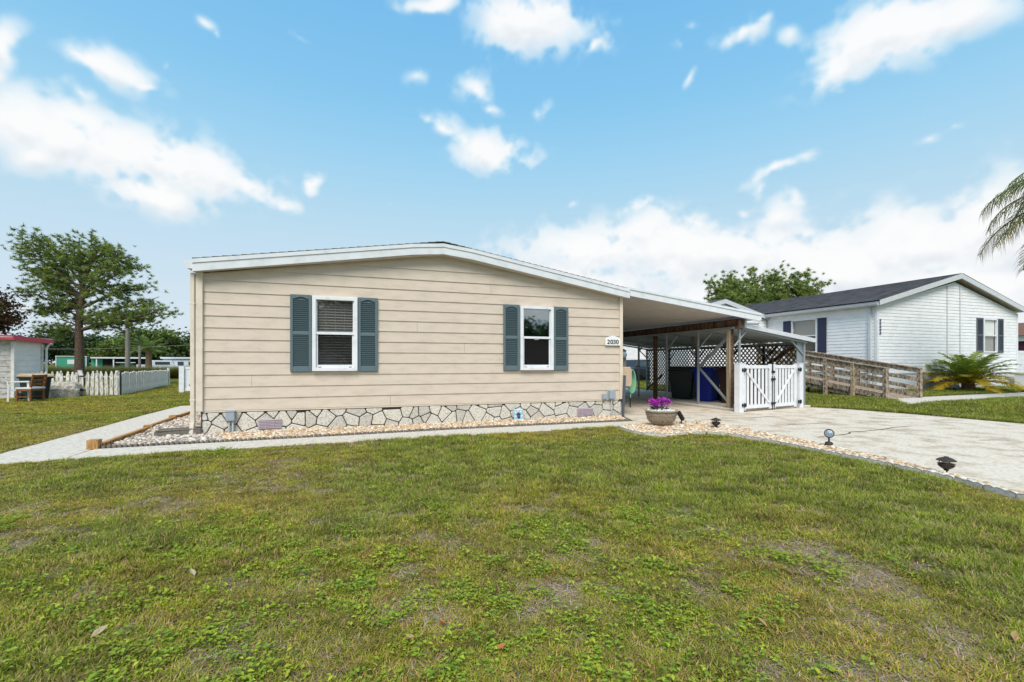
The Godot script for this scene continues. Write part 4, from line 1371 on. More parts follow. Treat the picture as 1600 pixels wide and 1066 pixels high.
# ---------------------------------------------------------------- carport and lean-to
func make_carport() -> void:
	var c := thing("carport", "flat white pan carport roof on a dark timber beam beside the beige home", "carport", Vector3.ZERO)
	# roof pan: falls from the eave to the outer beam
	var a := Vector2(5.78, 2.80); var b := Vector2(9.52, 2.36)
	var n := 12
	for k in n:
		var p := a.lerp(b, float(k) / n); var q := a.lerp(b, float(k + 1) / n)
		var m := MB.new()
		m.bar(Vector3(p.x + 0.002, p.y, -13.45), Vector3(q.x - 0.004, q.y, -13.45), 9.35, 0.05, 0.005)
		obj("roof_pan", m, M.pan_roof, c)
	var f := MB.new()
	f.slab(p2([5.70, 2.725, 9.56, 2.265, 9.62, 2.30, 9.62, 2.43, 5.70, 2.89]), Transform3D(Basis.IDENTITY, Vector3(0, 0, -8.775)), 0.03, 0.004)
	obj("front_fascia", f, M.fascia, c)
	var f2 := MB.new()
	f2.slab(p2([5.70, 2.862, 9.60, 2.400, 9.60, 2.455, 5.70, 2.915]), Transform3D(Basis.IDENTITY, Vector3(0, 0, -8.744)), 0.018, 0.003)
	obj("fascia_lip", f2, M.fascia, c)
	beam("side_gutter", c, Vector3(9.585, 2.37, -8.78), Vector3(9.585, 2.37, -18.1), 0.05, 0.13, M.fascia)
	beam("beam", c, Vector3(9.05, 2.20, -8.86), Vector3(9.05, 2.20, -18.0), 0.09, 0.245, M.timber_dark)
	beam("beam", c, Vector3(9.145, 2.20, -8.88), Vector3(9.145, 2.20, -18.0), 0.09, 0.235, M.timber_dark)
	box("beam_end_plate", c, Vector3(0.06, 0.22, 0.10), Vector3(9.225, 2.205, -8.90), M.galvanised)
	for z in [-9.16, -12.25, -15.6]:
		box("post", c, Vector3(0.10, 2.06, 0.10), Vector3(9.05, 1.04, z), M.timber_post)
	box("post_facing", c, Vector3(0.045, 2.06, 0.10), Vector3(8.974, 1.04, -9.16), M.timber_pale)
	box("pendant_lamp", c, Vector3(0.14, 0.2, 0.14), Vector3(9.5, 1.88, -11.0), M.meter_grey)

	structure("carport_slab", sheet(p2([8.83, -8.98, 11.6, -8.98, 11.6, -18.0, 8.83, -18.0]), 0.075, 0.16, 0.012), M.concrete_slab)

	var l := thing("metal_lean_to", "open galvanised steel lean-to with corrugated roof and lattice back", "lean-to", Vector3.ZERO)
	var G: Material = M.galvanised
	var zs := [-9.02, -10.27, -11.62, -13.08, -14.55, -16.0]
	for z in zs:
		box("post", l, Vector3(0.052, 2.04, 0.052), Vector3(9.185 if z > -9.1 else 9.0, 1.09, z), G)
		box("post", l, Vector3(0.052, 1.68, 0.052), Vector3(11.4, 0.915, z), G)
		beam("rafter", l, Vector3(9.0, 2.11, z), Vector3(11.43, 1.765, z), 0.05, 0.05, G)
		beam("knee_brace", l, Vector3(9.03, 1.64, z), Vector3(9.40, 2.03, z), 0.035, 0.035, G)
		beam("knee_brace", l, Vector3(11.38, 1.44, z), Vector3(10.96, 1.80, z), 0.035, 0.035, G)
	# the end post at the front carries a wider face
	box("end_post_face", l, Vector3(0.20, 1.70, 0.03), Vector3(11.29, 0.925, -9.06), G)
	beam("eave_rail", l, Vector3(11.43, 1.755, -8.99), Vector3(11.43, 1.755, -16.05), 0.05, 0.06, G)
	beam("wall_rail", l, Vector3(9.0, 2.10, -9.0), Vector3(9.0, 2.10, -16.05), 0.05, 0.05, G)
	for z in [[-10.27, 1.10, -9.25, 1.86, 0.085], [-10.27, 1.09, -9.22, 0.22, 0.06], [-10.25, 1.62, -9.80, 2.03, 0.035], [-11.6, 1.62, -11.15, 2.03, 0.035], [-13.06, 1.62, -12.6, 2.03, 0.035]]:
		beam("side_brace", l, Vector3(9.02, z[1], z[0]), Vector3(9.02, z[3], z[2]), z[4], 0.03, G, 0.004, Vector3.RIGHT)
	for z in [-10.27, -11.62, -13.08, -14.55]:
		beam("back_brace", l, Vector3(11.37, 1.30, z), Vector3(11.37, 1.68, z + 0.42), 0.035, 0.035, M.black_metal)
		box("back_post_strip", l, Vector3(0.02, 1.6, 0.07), Vector3(11.365, 0.9, z), M.black_metal)
	beam("end_brace", l, Vector3(11.35, 1.05, -10.3), Vector3(11.35, 1.66, -9.3), 0.05, 0.09, M.timber_dark)
	beam("back_foot_brace", l, Vector3(11.33, 0.12, -15.9), Vector3(11.33, 0.75, -14.9), 0.05, 0.07, M.black_metal)
	# corrugated sheets
	var prof := PackedVector2Array()
	var steps := 220
	for k in steps + 1:
		prof.append(Vector2(-8.90 - 7.25 * k / steps, 0.014 * sin(k * TAU / 6.0)))
	var sh := MB.new()
	for k in steps:
		var p := prof[k]; var q := prof[k + 1]
		var x0 := 9.06; var x1 := 11.66; var y0 := 2.165; var y1 := 1.815
		sh.quad(Vector3(x0, y0 + p.y, p.x), Vector3(x0, y0 + q.y, q.x), Vector3(x1, y1 + q.y, q.x), Vector3(x1, y1 + p.y, p.x), Vector3.UP)
	obj("corrugated_roof", sh, M.galvalume, l)
	var fl := MB.new()
	fl.slab(p2([9.12, 2.115, 11.64, 1.765, 11.68, 1.79, 11.68, 1.87, 9.12, 2.215]), Transform3D(Basis.IDENTITY, Vector3(0, 0, -8.915)), 0.025, 0.004)
	obj("roof_edge", fl, M.gutter, l)
	var fl2 := MB.new()
	fl2.slab(p2([9.22, 2.06, 11.44, 1.745, 11.44, 1.775, 9.22, 2.09]), Transform3D(Basis.IDENTITY, Vector3(0, 0, -8.985)), 0.04, 0.004)
	obj("front_rail", fl2, G, l)
	# lattice: two layers of crossing laths
	var lt := MB.new()
	var pitch := 0.15
	for layer in 2:
		var lx := 11.43 + layer * 0.012
		var sgn := 1.0 if layer == 0 else -1.0
		var span := 6.9
		var hgt := 1.55
		var s := -hgt
		while s < span:
			# lath from (z0 + s, bottom) rising at 45 degrees
			var t0 := maxf(0.0, -s); var t1 := minf(hgt, span - s)
			if t1 > t0 + 0.02:
				var za := -9.15 - (s + t0); var zb := -9.15 - (s + t1)
				var ya := 0.15 + t0; var yb := 0.15 + t1
				if sgn < 0: ya = 0.15 + hgt - t0; yb = 0.15 + hgt - t1
				lt.bar(Vector3(lx, ya, za), Vector3(lx, yb, zb), 0.038, 0.007, 0.0, Vector3.RIGHT)
			s += pitch
	obj("lattice", lt, M.lattice, l).set_meta("kind", "stuff")
	beam("lattice_frame", l, Vector3(11.437, 0.14, -9.15), Vector3(11.437, 0.14, -16.05), 0.03, 0.04, M.lattice)
	beam("lattice_frame", l, Vector3(11.437, 1.71, -9.15), Vector3(11.437, 1.71, -16.05), 0.03, 0.04, M.lattice)

	# bins on the slab
	bin("wheeled_bin", "big black-green wheeled bin under the lean-to beside the blue bin", M.bin_green, Vector3(9.95, 0.075, -12.0), -0.9, 0.78, 0.80, 1.02)
	bin("wheeled_bin", "bright blue wheeled recycling bin under the lean-to", M.bin_blue, Vector3(9.98, 0.075, -11.02), -1.2, 0.58, 0.64, 1.02)
	bin("wheeled_bin", "dark brown wheeled bin under the lean-to next to the timber post", M.bin_brown, Vector3(10.15, 0.075, -10.12), -1.3, 0.66, 0.70, 1.04)
	bin("wheeled_bin", "second dark brown wheeled bin behind the white gate", M.bin_brown, Vector3(10.75, 0.075, -9.65), -1.5, 0.60, 0.64, 0.98)

func bin(called: String, label: String, m: Material, at: Vector3, turn: float, w: float, d: float, h: float, lid: Material = null) -> Node3D:
	var t := thing(called, label, "bin", at, turn, "" if lid else "bins under the lean-to")
	var b := MB.new()
	var lo := 0.80
	var y0 := 0.03; var y1 := h * 0.86
	var q := []
	for k in [[-1, -1], [1, -1], [1, 1], [-1, 1]]:
		q.append([Vector3(k[0] * w * 0.5 * lo, y0, k[1] * d * 0.5 * lo), Vector3(k[0] * w * 0.5, y1, k[1] * d * 0.5)])
	for k in 4:
		var a = q[k]; var c = q[(k + 1) % 4]
		# chamfered uprights
		var ea: Vector3 = (c[0] - a[0]).normalized() * 0.05
		b.quad(a[0] + ea, c[0] - ea, c[1] - ea, a[1] + ea, (a[0] + c[0]) * 0.5 * Vector3(1, 0, 1))
		var pv = q[(k + 3) % 4]
		var eb: Vector3 = (pv[0] - a[0]).normalized() * 0.05
		b.quad(a[0] + ea, a[0] + eb, a[1] + eb, a[1] + ea, a[0] * Vector3(1, 0, 1))
	b.box(Vector3(0, y0 + 0.005, 0), Vector3(w * lo, 0.02, d * lo))
	obj("body", b, m, t)
	var rim := MB.new()
	rim.box(Vector3(0, y1, 0), Vector3(w + 0.04, 0.05, d + 0.04), Basis.IDENTITY, 0.012)
	obj("rim", rim, m, t)
	var lm := MB.new()
	lm.slab(p2([-d * 0.54, 0.0, d * 0.56, 0.0, d * 0.54, h * 0.05, d * 0.2, h * 0.11, -d * 0.3, h * 0.12, -d * 0.54, h * 0.07]), Transform3D(Basis(Vector3.BACK, Vector3.UP, Vector3.LEFT), Vector3(w * 0.53, y1 + 0.025, 0)), w * 1.06, 0.015)
	obj("lid", lm, lid if lid else m, t)
	var hd := MB.new()
	hd.tube(pts([-w * 0.4, y1 - 0.02, -d * 0.58, -w * 0.4, y1 + 0.02, -d * 0.64, w * 0.4, y1 + 0.02, -d * 0.64, w * 0.4, y1 - 0.02, -d * 0.58]), PackedFloat32Array([0.016, 0.016, 0.016, 0.016]), 8)
	obj("handle", hd, m, t)
	for s in [-1.0, 1.0]:
		var wh := MB.new()
		wh.lathe(p2([0.0, -0.03, 0.10, -0.03, 0.125, -0.015, 0.125, 0.015, 0.10, 0.03, 0.0, 0.03]), 18, Vector3(s * (w * 0.5 * lo + 0.03), 0.125, -d * 0.46), Basis(Vector3.FORWARD, PI / 2))
		obj("wheel", wh, M.rubber, t)
	return t

func make_gate() -> void:
	var g := thing("double_gate", "white vinyl picket double gate with black hinges in front of the lean-to", "gate", Vector3(0, 0.022, 0))
	var V: Material = M.white_vinyl
	var z0 := -8.62; var z1 := -9.0
	var at := func(x: float) -> float: return lerpf(z0, z1, (x - 8.7) / 2.5)
	var turn := atan2(z0 - z1, 2.5)
	var bs := Basis(Vector3.UP, turn)
	for x in [8.78, 11.20]:
		var z: float = at.call(x)
		box("post", g, Vector3(0.15, 1.17, 0.15), Vector3(x, 0.585, z), V, bs)
		box("post_cap", g, Vector3(0.17, 0.02, 0.17), Vector3(x, 1.182, z), V, bs, 0.008)
	for leaf in 2:
		var xa := 8.90 if leaf == 0 else 10.06
		var xb := 10.03 if leaf == 0 else 11.07
		var lf := part("gate_leaf", g)
		for x in [xa + 0.055, xb - 0.055]:
			box("stile", lf, Vector3(0.105, 1.13, 0.05), Vector3(x, 0.60, at.call(x)), V, bs)
		var xm := (xa + xb) * 0.5
		for y in [1.095, 0.115]:
			box("rail", lf, Vector3(xb - xa - 0.21, 0.085, 0.045), Vector3(xm, y, at.call(xm)), V, bs)
		for k in 6:
			var x := lerpf(xa + 0.105, xb - 0.105, (k + 0.5) / 6.0 * 0.94 + 0.03)
			box("picket", lf, Vector3(0.078, 0.895, 0.022), Vector3(x, 0.605, at.call(x)), V, bs)
		var s := 1.0 if leaf == 0 else -1.0
		var pa := Vector3(xa + 0.13, 1.0 if leaf == 0 else 0.2, at.call(xa + 0.13) + 0.024)
		var pb := Vector3(xb - 0.13, 0.2 if leaf == 0 else 1.0, at.call(xb - 0.13) + 0.024)
		beam("diagonal", lf, pa, pb, 0.06, 0.014, V, 0.003, Vector3.BACK)
		var hx := 8.875 if leaf == 0 else 11.11
		for y in [1.02, 0.17]:
			var hb := MB.new()
			hb.box(Vector3.ZERO, Vector3(0.17, 0.028, 0.016), Basis.IDENTITY, 0.004)
			hb.box(Vector3(-0.055, 0, 0), Vector3(0.05, 0.085, 0.018), Basis.IDENTITY, 0.004)
			hb.box(Vector3(0.055, 0, 0), Vector3(0.05, 0.085, 0.018), Basis.IDENTITY, 0.004)
			hb.tube(pts([0, -0.055, 0.012, 0, 0.055, 0.012]), PackedFloat32Array([0.016, 0.016]), 8)
			var ho := obj("hinge", hb, M.black_metal, lf)
			ho.transform = Transform3D(bs, Vector3(hx, y, at.call(hx) + 0.082))
	var mx := 10.045
	var mz: float = at.call(mx) + 0.045
	var rod := MB.new()
	rod.tube(pts([mx - 0.03, 0.0, mz, mx - 0.03, 0.86, mz]), PackedFloat32Array([0.009, 0.009]), 8)
	rod.tube(pts([mx + 0.035, 0.02, mz, mx + 0.035, 0.86, mz]), PackedFloat32Array([0.009, 0.009]), 8)
	obj("drop_rod", rod, M.black_metal, g)
	for y in [0.78, 0.17]:
		box("rod_bracket", g, Vector3(0.15, 0.05, 0.03), Vector3(mx, y, mz), M.black_metal, bs)
	box("latch_bar", g, Vector3(0.024, 0.48, 0.024), Vector3(mx - 0.02, 1.20, mz), M.black_metal)
	box("latch", g, Vector3(0.10, 0.06, 0.04), Vector3(mx, 0.965, mz), M.black_metal, bs)

# ---------------------------------------------------------------- pot and garden lights
func make_garden_things() -> void:
	var p := thing("flower_pot", "round stone-coloured planter with white pebbles standing on the peach gravel", "planter", Vector3(5.42, 0.045, -7.16))
	var prof := p2([0.0, 0.0, 0.14, 0.0, 0.175, 0.02, 0.235, 0.07, 0.285, 0.14, 0.308, 0.20, 0.312, 0.222, 0.325, 0.226, 0.318, 0.235, 0.315, 0.29, 0.330, 0.298, 0.352, 0.312, 0.356, 0.332, 0.345, 0.345, 0.315, 0.345, 0.305, 0.335, 0.300, 0.30, 0.0, 0.30])
	var b := MB.new()
	b.lathe(prof, 40)
	obj("bowl", b, M.pot, p)
	for k in 22:
		var a := TAU * k / 22
		var sw := MB.new()
		var cp := PackedVector3Array(); var cr := PackedFloat32Array()
		for s in 6:
			var f := s / 5.0
			var aa := a + (f - 0.5) * 0.26
			cp.append(Vector3(cos(aa) * 0.320, 0.283 - 0.032 * sin(f * PI), sin(aa) * 0.320)); cr.append(0.009 + 0.004 * sin(f * PI))
		sw.tube(cp, cr, 6)
		obj("swag", sw, M.pot, p)
	for k in 16:
		var a := TAU * (k + 0.3) / 16
		var fl := MB.new()
		fl.tube(pts([cos(a) * 0.306, 0.205, sin(a) * 0.306, cos(a) * 0.286, 0.14, sin(a) * 0.286, cos(a) * 0.236, 0.07, sin(a) * 0.236]), PackedFloat32Array([0.008, 0.012, 0.006]), 6)
		obj("rib", fl, M.pot, p)
	p.scale = Vector3.ONE * 0.86
	rng.seed = 5
	var pl: Array[Transform3D] = []
	var tc := PackedColorArray()
	for k in 260:
		var a := rng.randf() * TAU
		var r := 0.29 * sqrt(rng.randf())
		var s := rng.randf_range(0.02, 0.036)
		pl.append(Transform3D(Basis.from_euler(Vector3(rng.randf(), rng.randf() * 6, 0)).scaled(Vector3.ONE * s), Vector3(cos(a) * r, 0.315 + 0.045 * (1.0 - r / 0.3) + rng.randf() * 0.02, sin(a) * r)))
		tc.append(Color(0.80, 0.80, 0.79) * rng.randf_range(0.75, 1.1))
	scatter("white_pebbles", "", "", rock_mesh(77), M.pebble, pl, tc, p)

	var fw := thing("flower_bunch", "bunch of magenta flowers growing in the stone planter", "flowers", Vector3(5.37, 0.315, -7.14))
	var st := MB.new()
	var heads := []
	for k in 26:
		var a := rng.randf() * TAU
		var r := 0.20 * sqrt(rng.randf())
		var top := Vector3(cos(a) * r * 0.95, 0.125 + rng.randf() * 0.12 - r * 0.25, sin(a) * r * 0.7)
		heads.append(top)
		st.tube(PackedVector3Array([Vector3(rng.randf_range(-0.03, 0.03), -0.02, rng.randf_range(-0.03, 0.03)), top]), PackedFloat32Array([0.005, 0.004]), 5)
	mat("stem_green", Color8(70, 104, 52), 0.7)
	obj("stems", st, M.stem_green, fw)
	for top in heads:
		var fb := MB.new()
		fb.use_c = true
		for k in 22:
			var d := Vector3(rng.randfn(), rng.randfn() * 0.8 + 0.35, rng.randfn()).normalized()
			var t1 := d.cross(Vector3(0.3, 1, 0.2)).normalized()
			var t2 := d.cross(t1)
			fb.tint = Color(0.42, 0.02, 0.42).lerp(Color(0.62, 0.09, 0.58), rng.randf()) * rng.randf_range(0.7, 1.25)
			var o: Vector3 = top + d * rng.randf_range(0.012, 0.042)
			var s := rng.randf_range(0.018, 0.03)
			var w := (d * 0.6 + t1 * rng.randf_range(-1, 1) + t2 * rng.randf_range(-1, 1)).normalized()
			var u := w.cross(d).normalized()
			fb.tri(o - u * s * 0.6, o + u * s * 0.6, o + w * s * 1.3, d)
			fb.tri(o - u * s * 0.6, o + w * s * 1.3, o - u * s * 0.2 + w * s * 1.5, d)
		obj("flower_head", fb, M.petal, fw)
	var lf := MB.new()
	lf.use_c = true
	for k in 40:
		var a := rng.randf() * TAU
		var o := Vector3(cos(a) * 0.05, 0.0, sin(a) * 0.05)
		lf.tint = Color(0.06, 0.13, 0.04) * rng.randf_range(0.7, 1.5)
		var e := o + Vector3(cos(a) * 0.13, 0.05 + rng.randf() * 0.06, sin(a) * 0.13)
		var sd := Vector3(-sin(a), 0, cos(a)) * 0.018
		lf.tri(o, (o + e) * 0.5 + sd + Vector3(0, 0.02, 0), e, Vector3.UP)
		lf.tri(o, e, (o + e) * 0.5 - sd + Vector3(0, 0.02, 0), Vector3.UP)
	obj("leaves", lf, M.leaves, fw)

	# tiered path lights
	var pls := [["small bronze tiered path light on the gravel strip near the planter", Vector3(6.16, 0.03, -6.58), 0.85], ["bronze tiered path light standing alone on the gravel strip past the round spotlight", Vector3(5.99, 0.03, -3.10), 0.80]]
	for q in pls:
		var t := thing("path_light", q[0], "garden light", q[1], 0.4, "tiered path lights")
		t.scale = Vector3.ONE * q[2]
		var sk := MB.new()
		sk.tube(pts([0, -0.05, 0, 0, 0.06, 0]), PackedFloat32Array([0.012, 0.012]), 8)
		sk.lathe(p2([0.012, 0.03, 0.03, 0.05, 0.012, 0.062]), 12)
		obj("stake", sk, M.bronze, t)
		var l1 := MB.new()
		l1.lathe(p2([0.0, 0.055, 0.03, 0.06, 0.065, 0.085, 0.088, 0.105, 0.088, 0.112, 0.06, 0.115, 0.0, 0.115]), 12)
		obj("base_tier", l1, M.bronze, t)
		var l2 := MB.new()
		l2.lathe(p2([0.05, 0.128, 0.092, 0.126, 0.094, 0.136, 0.06, 0.145, 0.04, 0.15]), 12)
		obj("middle_tier", l2, M.bronze, t)
		var gl := MB.new()
		gl.lathe(p2([0.045, 0.11, 0.045, 0.185]), 14)
		obj("lens", gl, M.lamp_glass, t)
		var l3 := MB.new()
		l3.lathe(p2([0.0, 0.172, 0.07, 0.172, 0.105, 0.176, 0.108, 0.184, 0.07, 0.208, 0.03, 0.222, 0.02, 0.232, 0.0, 0.234]), 12)
		obj("cap", l3, M.bronze, t)
		for k in 3:
			var a := TAU * k / 3 + 0.5
			var r := MB.new()
			r.tube(PackedVector3Array([Vector3(cos(a) * 0.07, 0.11, sin(a) * 0.07), Vector3(cos(a) * 0.07, 0.175, sin(a) * 0.07)]), PackedFloat32Array([0.005, 0.005]), 6)
			obj("strut", r, M.bronze, t)

	var s1 := thing("round_spotlight", "round-faced grey spotlight on a short stake in the gravel strip", "garden light", Vector3(6.32, 0.03, -4.62))
	var sb := MB.new()
	sb.lathe(p2([0.045, 0.0, 0.048, 0.02, 0.048, 0.065, 0.03, 0.075, 0.0, 0.075]), 14)
	sb.tube(pts([0, 0.07, 0, 0, 0.14, 0]), PackedFloat32Array([0.012, 0.010]), 8)
	obj("stake", sb, M.bronze, s1)
	var tilt := Basis(Vector3.UP, -0.85) * Basis(Vector3.RIGHT, PI * 0.5 - 0.35)
	var hb := MB.new()
	hb.lathe(p2([0.0, -0.055, 0.03, -0.05, 0.055, -0.015, 0.062, 0.02, 0.062, 0.045, 0.055, 0.047, 0.053, 0.035]), 18, Vector3(0, 0.185, 0), tilt)
	obj("head", hb, M.bronze, s1)
	var ln := MB.new()
	ln.lathe(p2([0.053, 0.036, 0.03, 0.041, 0.0, 0.043]), 18, Vector3(0, 0.185, 0), tilt)
	obj("lens", ln, M.lens, s1)

	var s2 := thing("tube_spotlight", "black tube spotlight tilted up beside the planter", "garden light", Vector3(5.93, 0.03, -7.22))
	var kb := MB.new()
	kb.tube(pts([0.0, -0.03, 0.0, 0.0, 0.11, 0.0]), PackedFloat32Array([0.012, 0.012]), 8)
	kb.lathe(p2([0.03, 0.0, 0.03, 0.03, 0.0, 0.035]), 10, Vector3(-0.06, 0.0, 0.05))
	obj("stake", kb, M.bronze, s2)
	var ax := (RIGHT * -0.5 + Vector3.UP * 0.86).normalized()
	var cb := MB.new()
	cb.tube(PackedVector3Array([Vector3(0.03, 0.10, 0) - ax * 0.02, Vector3(0.03, 0.10, 0) + ax * 0.0, Vector3(0.03, 0.10, 0) + ax * 0.16, Vector3(0.03, 0.10, 0) + ax * 0.17]), PackedFloat32Array([0.025, 0.042, 0.042, 0.036]), 14)
	obj("head", cb, M.black_metal, s2)

# ---------------------------------------------------------------- the white neighbouring home
func lap_wall(parent: Node3D, called: String, outline: PackedVector2Array, frame: Transform3D, row: float, m: Material, holes: Array = []) -> void:
	var y0 := INF; var y1 := -INF
	for p in outline:
		y0 = minf(y0, p.y); y1 = maxf(y1, p.y)
	var n := int(ceil((y1 - y0) / row))
	for k in n:
		var ya := y0 + k * row
		var band := p2([-60, ya, 60, ya, 60, ya + row, -60, ya + row])
		for piece in Geometry2D.intersect_polygons(outline, band):
			var left: Array[PackedVector2Array] = [piece]
			for hole in holes:
				var nxt: Array[PackedVector2Array] = []
				for q in left: nxt.append_array(Geometry2D.clip_polygons(q, hole))
				left = nxt
			for q in left:
				if q.size() >= 3:
					var o := obj(called, lap_board(q, ya, ya + row, 0.0, 0.013), m, parent)
					o.transform = frame

func plain_window(parent: Node3D, frame: Transform3D, x0: float, x1: float, y0: float, y1: float, blind: Material, frac := 0.5) -> void:
	var w := part("window", parent)
	w.transform = frame
	var xm := (x0 + x1) * 0.5
	var V: Material = M.white_vinyl
	box("frame", w, Vector3(0.06, y1 - y0, 0.07), Vector3(x0 + 0.03, (y0 + y1) * 0.5, 0.012), V)
	box("frame", w, Vector3(0.06, y1 - y0, 0.07), Vector3(x1 - 0.03, (y0 + y1) * 0.5, 0.012), V)
	box("frame", w, Vector3(x1 - x0 - 0.12, 0.06, 0.07), Vector3(xm, y1 - 0.03, 0.012), V)
	box("frame", w, Vector3(x1 - x0 - 0.12, 0.06, 0.07), Vector3(xm, y0 + 0.03, 0.012), V)
	var ym := lerpf(y0, y1, frac)
	box("meeting_rail", w, Vector3(x1 - x0 - 0.12, 0.05, 0.045), Vector3(xm, ym, 0.004), V)
	var pane := MB.new()
	pane.quad(Vector3(x0 + 0.06, y0 + 0.06, -0.008), Vector3(x1 - 0.06, y0 + 0.06, -0.008), Vector3(x1 - 0.06, y1 - 0.06, -0.008), Vector3(x0 + 0.06, y1 - 0.06, -0.008), Vector3.BACK)
	obj("pane", pane, M.pane, w)
	box("blind", w, Vector3(x1 - x0 - 0.13, y1 - ym - 0.09, 0.012), Vector3(xm, (ym + y1) * 0.5 - 0.01, -0.045), blind)
	box("room_panel", w, Vector3(x1 - x0, y1 - y0, 0.02), Vector3(xm, (y0 + y1) * 0.5, -0.14), M.room)  # panel in the plain room colour close behind the pane
	if blind == M.blind_white:
		box("lower_blind", w, Vector3(x1 - x0 - 0.13, ym - y0 - 0.09, 0.012), Vector3(xm, (ym + y0) * 0.5, -0.075), M.blind)
	else:
		var sc := MB.new()
		sc.quad(Vector3(x0 + 0.06, y0 + 0.06, 0.0), Vector3(x1 - 0.06, y0 + 0.06, 0.0), Vector3(x1 - 0.06, ym, 0.0), Vector3(x0 + 0.06, ym, 0.0), Vector3.BACK)
		obj("insect_screen", sc, M.insect_screen, w)

func make_neighbour() -> void:
	var g := 0.1
	var n := thing("white_mobile_home", "white vinyl-sided mobile home with dark shingle roof and navy shutters", "house", Vector3.ZERO)
	var X0 := 19.0; var X1 := 28.2; var Z := -12.0; var zb := -30.0
	var ey := 3.42; var xr := 23.75; var ry := 4.60
	var sk := 0.82
	var front := Transform3D(Basis.IDENTITY, Vector3(0, 0, Z))
	# gable front
	lap_wall(n, "siding_board", p2([X0, sk, X1, sk, X1, ey + 0.02, xr, ry, X0, ey + 0.02]), front, 0.13, M.white_siding, [p2([25.72, 1.72, 26.62, 1.72, 26.62, 3.10, 25.72, 3.10])])
	plain_window(n, front, 25.68, 26.66, 1.66, 3.14, M.blind_white, 0.5)
	var fr := part("front_shutters", n)
	fr.transform = front
	shutter(n, 25.19, 25.63, 1.66, 3.16, Z + 0.03, M.slate_shutter, false)
	shutter(n, 26.71, 27.10, 1.66, 3.16, Z + 0.03, M.slate_shutter, false)
	fr.free()
	for x in [[23.2, 4.40], [24.05, 4.48]]:
		box("conduit", n, Vector3(0.035, x[1] - 1.6, 0.03), Vector3(x[0], (x[1] + 1.6) * 0.5, Z + 0.03), M.gutter)
	# left side wall, facing -x : frame x runs towards the back
	var side := Transform3D(Basis(Vector3.FORWARD * -1.0, Vector3.UP, Vector3.LEFT), Vector3(X0, 0, 0))
	# local x = world z
	lap_wall(n, "siding_board", p2([-16.95, sk, -12.0, sk, -12.0, ey, -16.95, ey]), side, 0.13, M.white_siding, [p2([-15.58, 1.72, -14.44, 1.72, -14.44, 3.13, -15.58, 3.13])])
	plain_window(n, side, -15.62, -14.40, 1.66, 3.17, M.blind, 0.5)
	for q in [[-14.36, -13.98], [-16.04, -15.66]]:
		box("side_shutter", n, Vector3(0.035, 1.5, 0.38), Vector3(X0 - 0.035, 2.40, (q[0] + q[1]) * 0.5), M.navy_shutter)
	box("back_wall", n, Vector3(X1 - X0, 3.3, 0.1), Vector3((X0 + X1) * 0.5, 1.75, zb), M.white_siding)
	box("right_wall", n, Vector3(0.1, 3.3, 17.9), Vector3(X1 - 0.06, 1.75, -21.0), M.white_siding)
	box("left_wall_core", n, Vector3(0.06, 3.3, 12.8), Vector3(X0 + 0.10, 1.75, -23.5), M.white_siding)
	for cz in [Z]:
		box("corner_post", n, Vector3(0.10, ey - sk, 0.10), Vector3(X0 + 0.02, (ey + sk) * 0.5, cz - 0.02), M.white_vinyl)
		box("corner_post", n, Vector3(0.10, ey - sk, 0.10), Vector3(X1 - 0.02, (ey + sk) * 0.5, cz - 0.02), M.white_vinyl)
	# ribbed skirting
	var rb := MB.new()
	var x := X0
	while x < X1 - 0.02:
		rb.box(Vector3(x + 0.07, (sk + g) * 0.5 - 0.03, Z - 0.03), Vector3(0.125, sk - g + 0.04, 0.03), Basis.IDENTITY, 0.006)
		x += 0.14
	obj("front_skirting", rb, M.white_skirt, n)
	var rb2 := MB.new()
	var z := Z - 0.05
	while z > -16.9:
		rb2.box(Vector3(X0 + 0.03, (sk + g) * 0.5 - 0.03, z - 0.07), Vector3(0.03, sk - g + 0.04, 0.125), Basis.IDENTITY, 0.006)
		z -= 0.14
	obj("side_skirting", rb2, M.white_skirt, n)
	box("skirt_cap", n, Vector3(X1 - X0 + 0.02, 0.04, 0.05), Vector3((X0 + X1) * 0.5, sk - 0.01, Z - 0.01), M.white_vinyl)
	box("skirt_back", n, Vector3(X1 - X0 - 0.1, 0.8, 0.05), Vector3((X0 + X1) * 0.5, 0.42, Z - 0.09), M.white_skirt)
	# roof
	for s in 2:
		var lo := Vector2(X0 - 0.22, ey + 0.02) if s == 0 else Vector2(X1 + 0.28, ey + 0.02)
		var hi := Vector2(xr, ry + 0.17)
		var d := (hi - lo).normalized()
		var len := lo.distance_to(hi)
		var cnt := 34
		var lift := Vector2(-d.y, d.x) * (1.0 if s == 0 else -1.0)
		for k in cnt:
			var a := lo + d * (len * k / cnt - 0.005) + lift * 0.17
			var c := lo + d * (len * (k + 1) / cnt + 0.01) + lift * 0.158
			var m := MB.new()
			m.bar(Vector3(a.x, a.y, -21.0), Vector3(c.x, c.y, -21.0), 18.5, 0.014)
			obj("shingle_course", m, M.shingle_blue, n)
		var dk := MB.new()
		dk.bar(Vector3(lo.x, lo.y + 0.08, -21.0), Vector3(hi.x, hi.y + 0.06, -21.0), 18.3, 0.05)
		obj("roof_deck", dk, M.soffit, n)
		var rk := MB.new()
		rk.slab(PackedVector2Array([lo + Vector2(0, -0.03), lo + Vector2(0, 0.165), hi + Vector2(0, 0.15), hi + Vector2(0, -0.06)]), Transform3D(Basis.IDENTITY, Vector3(0, 0, -11.78)), 0.03, 0.004)
		obj("rake_board", rk, M.gutter, n)
	var gt := MB.new()
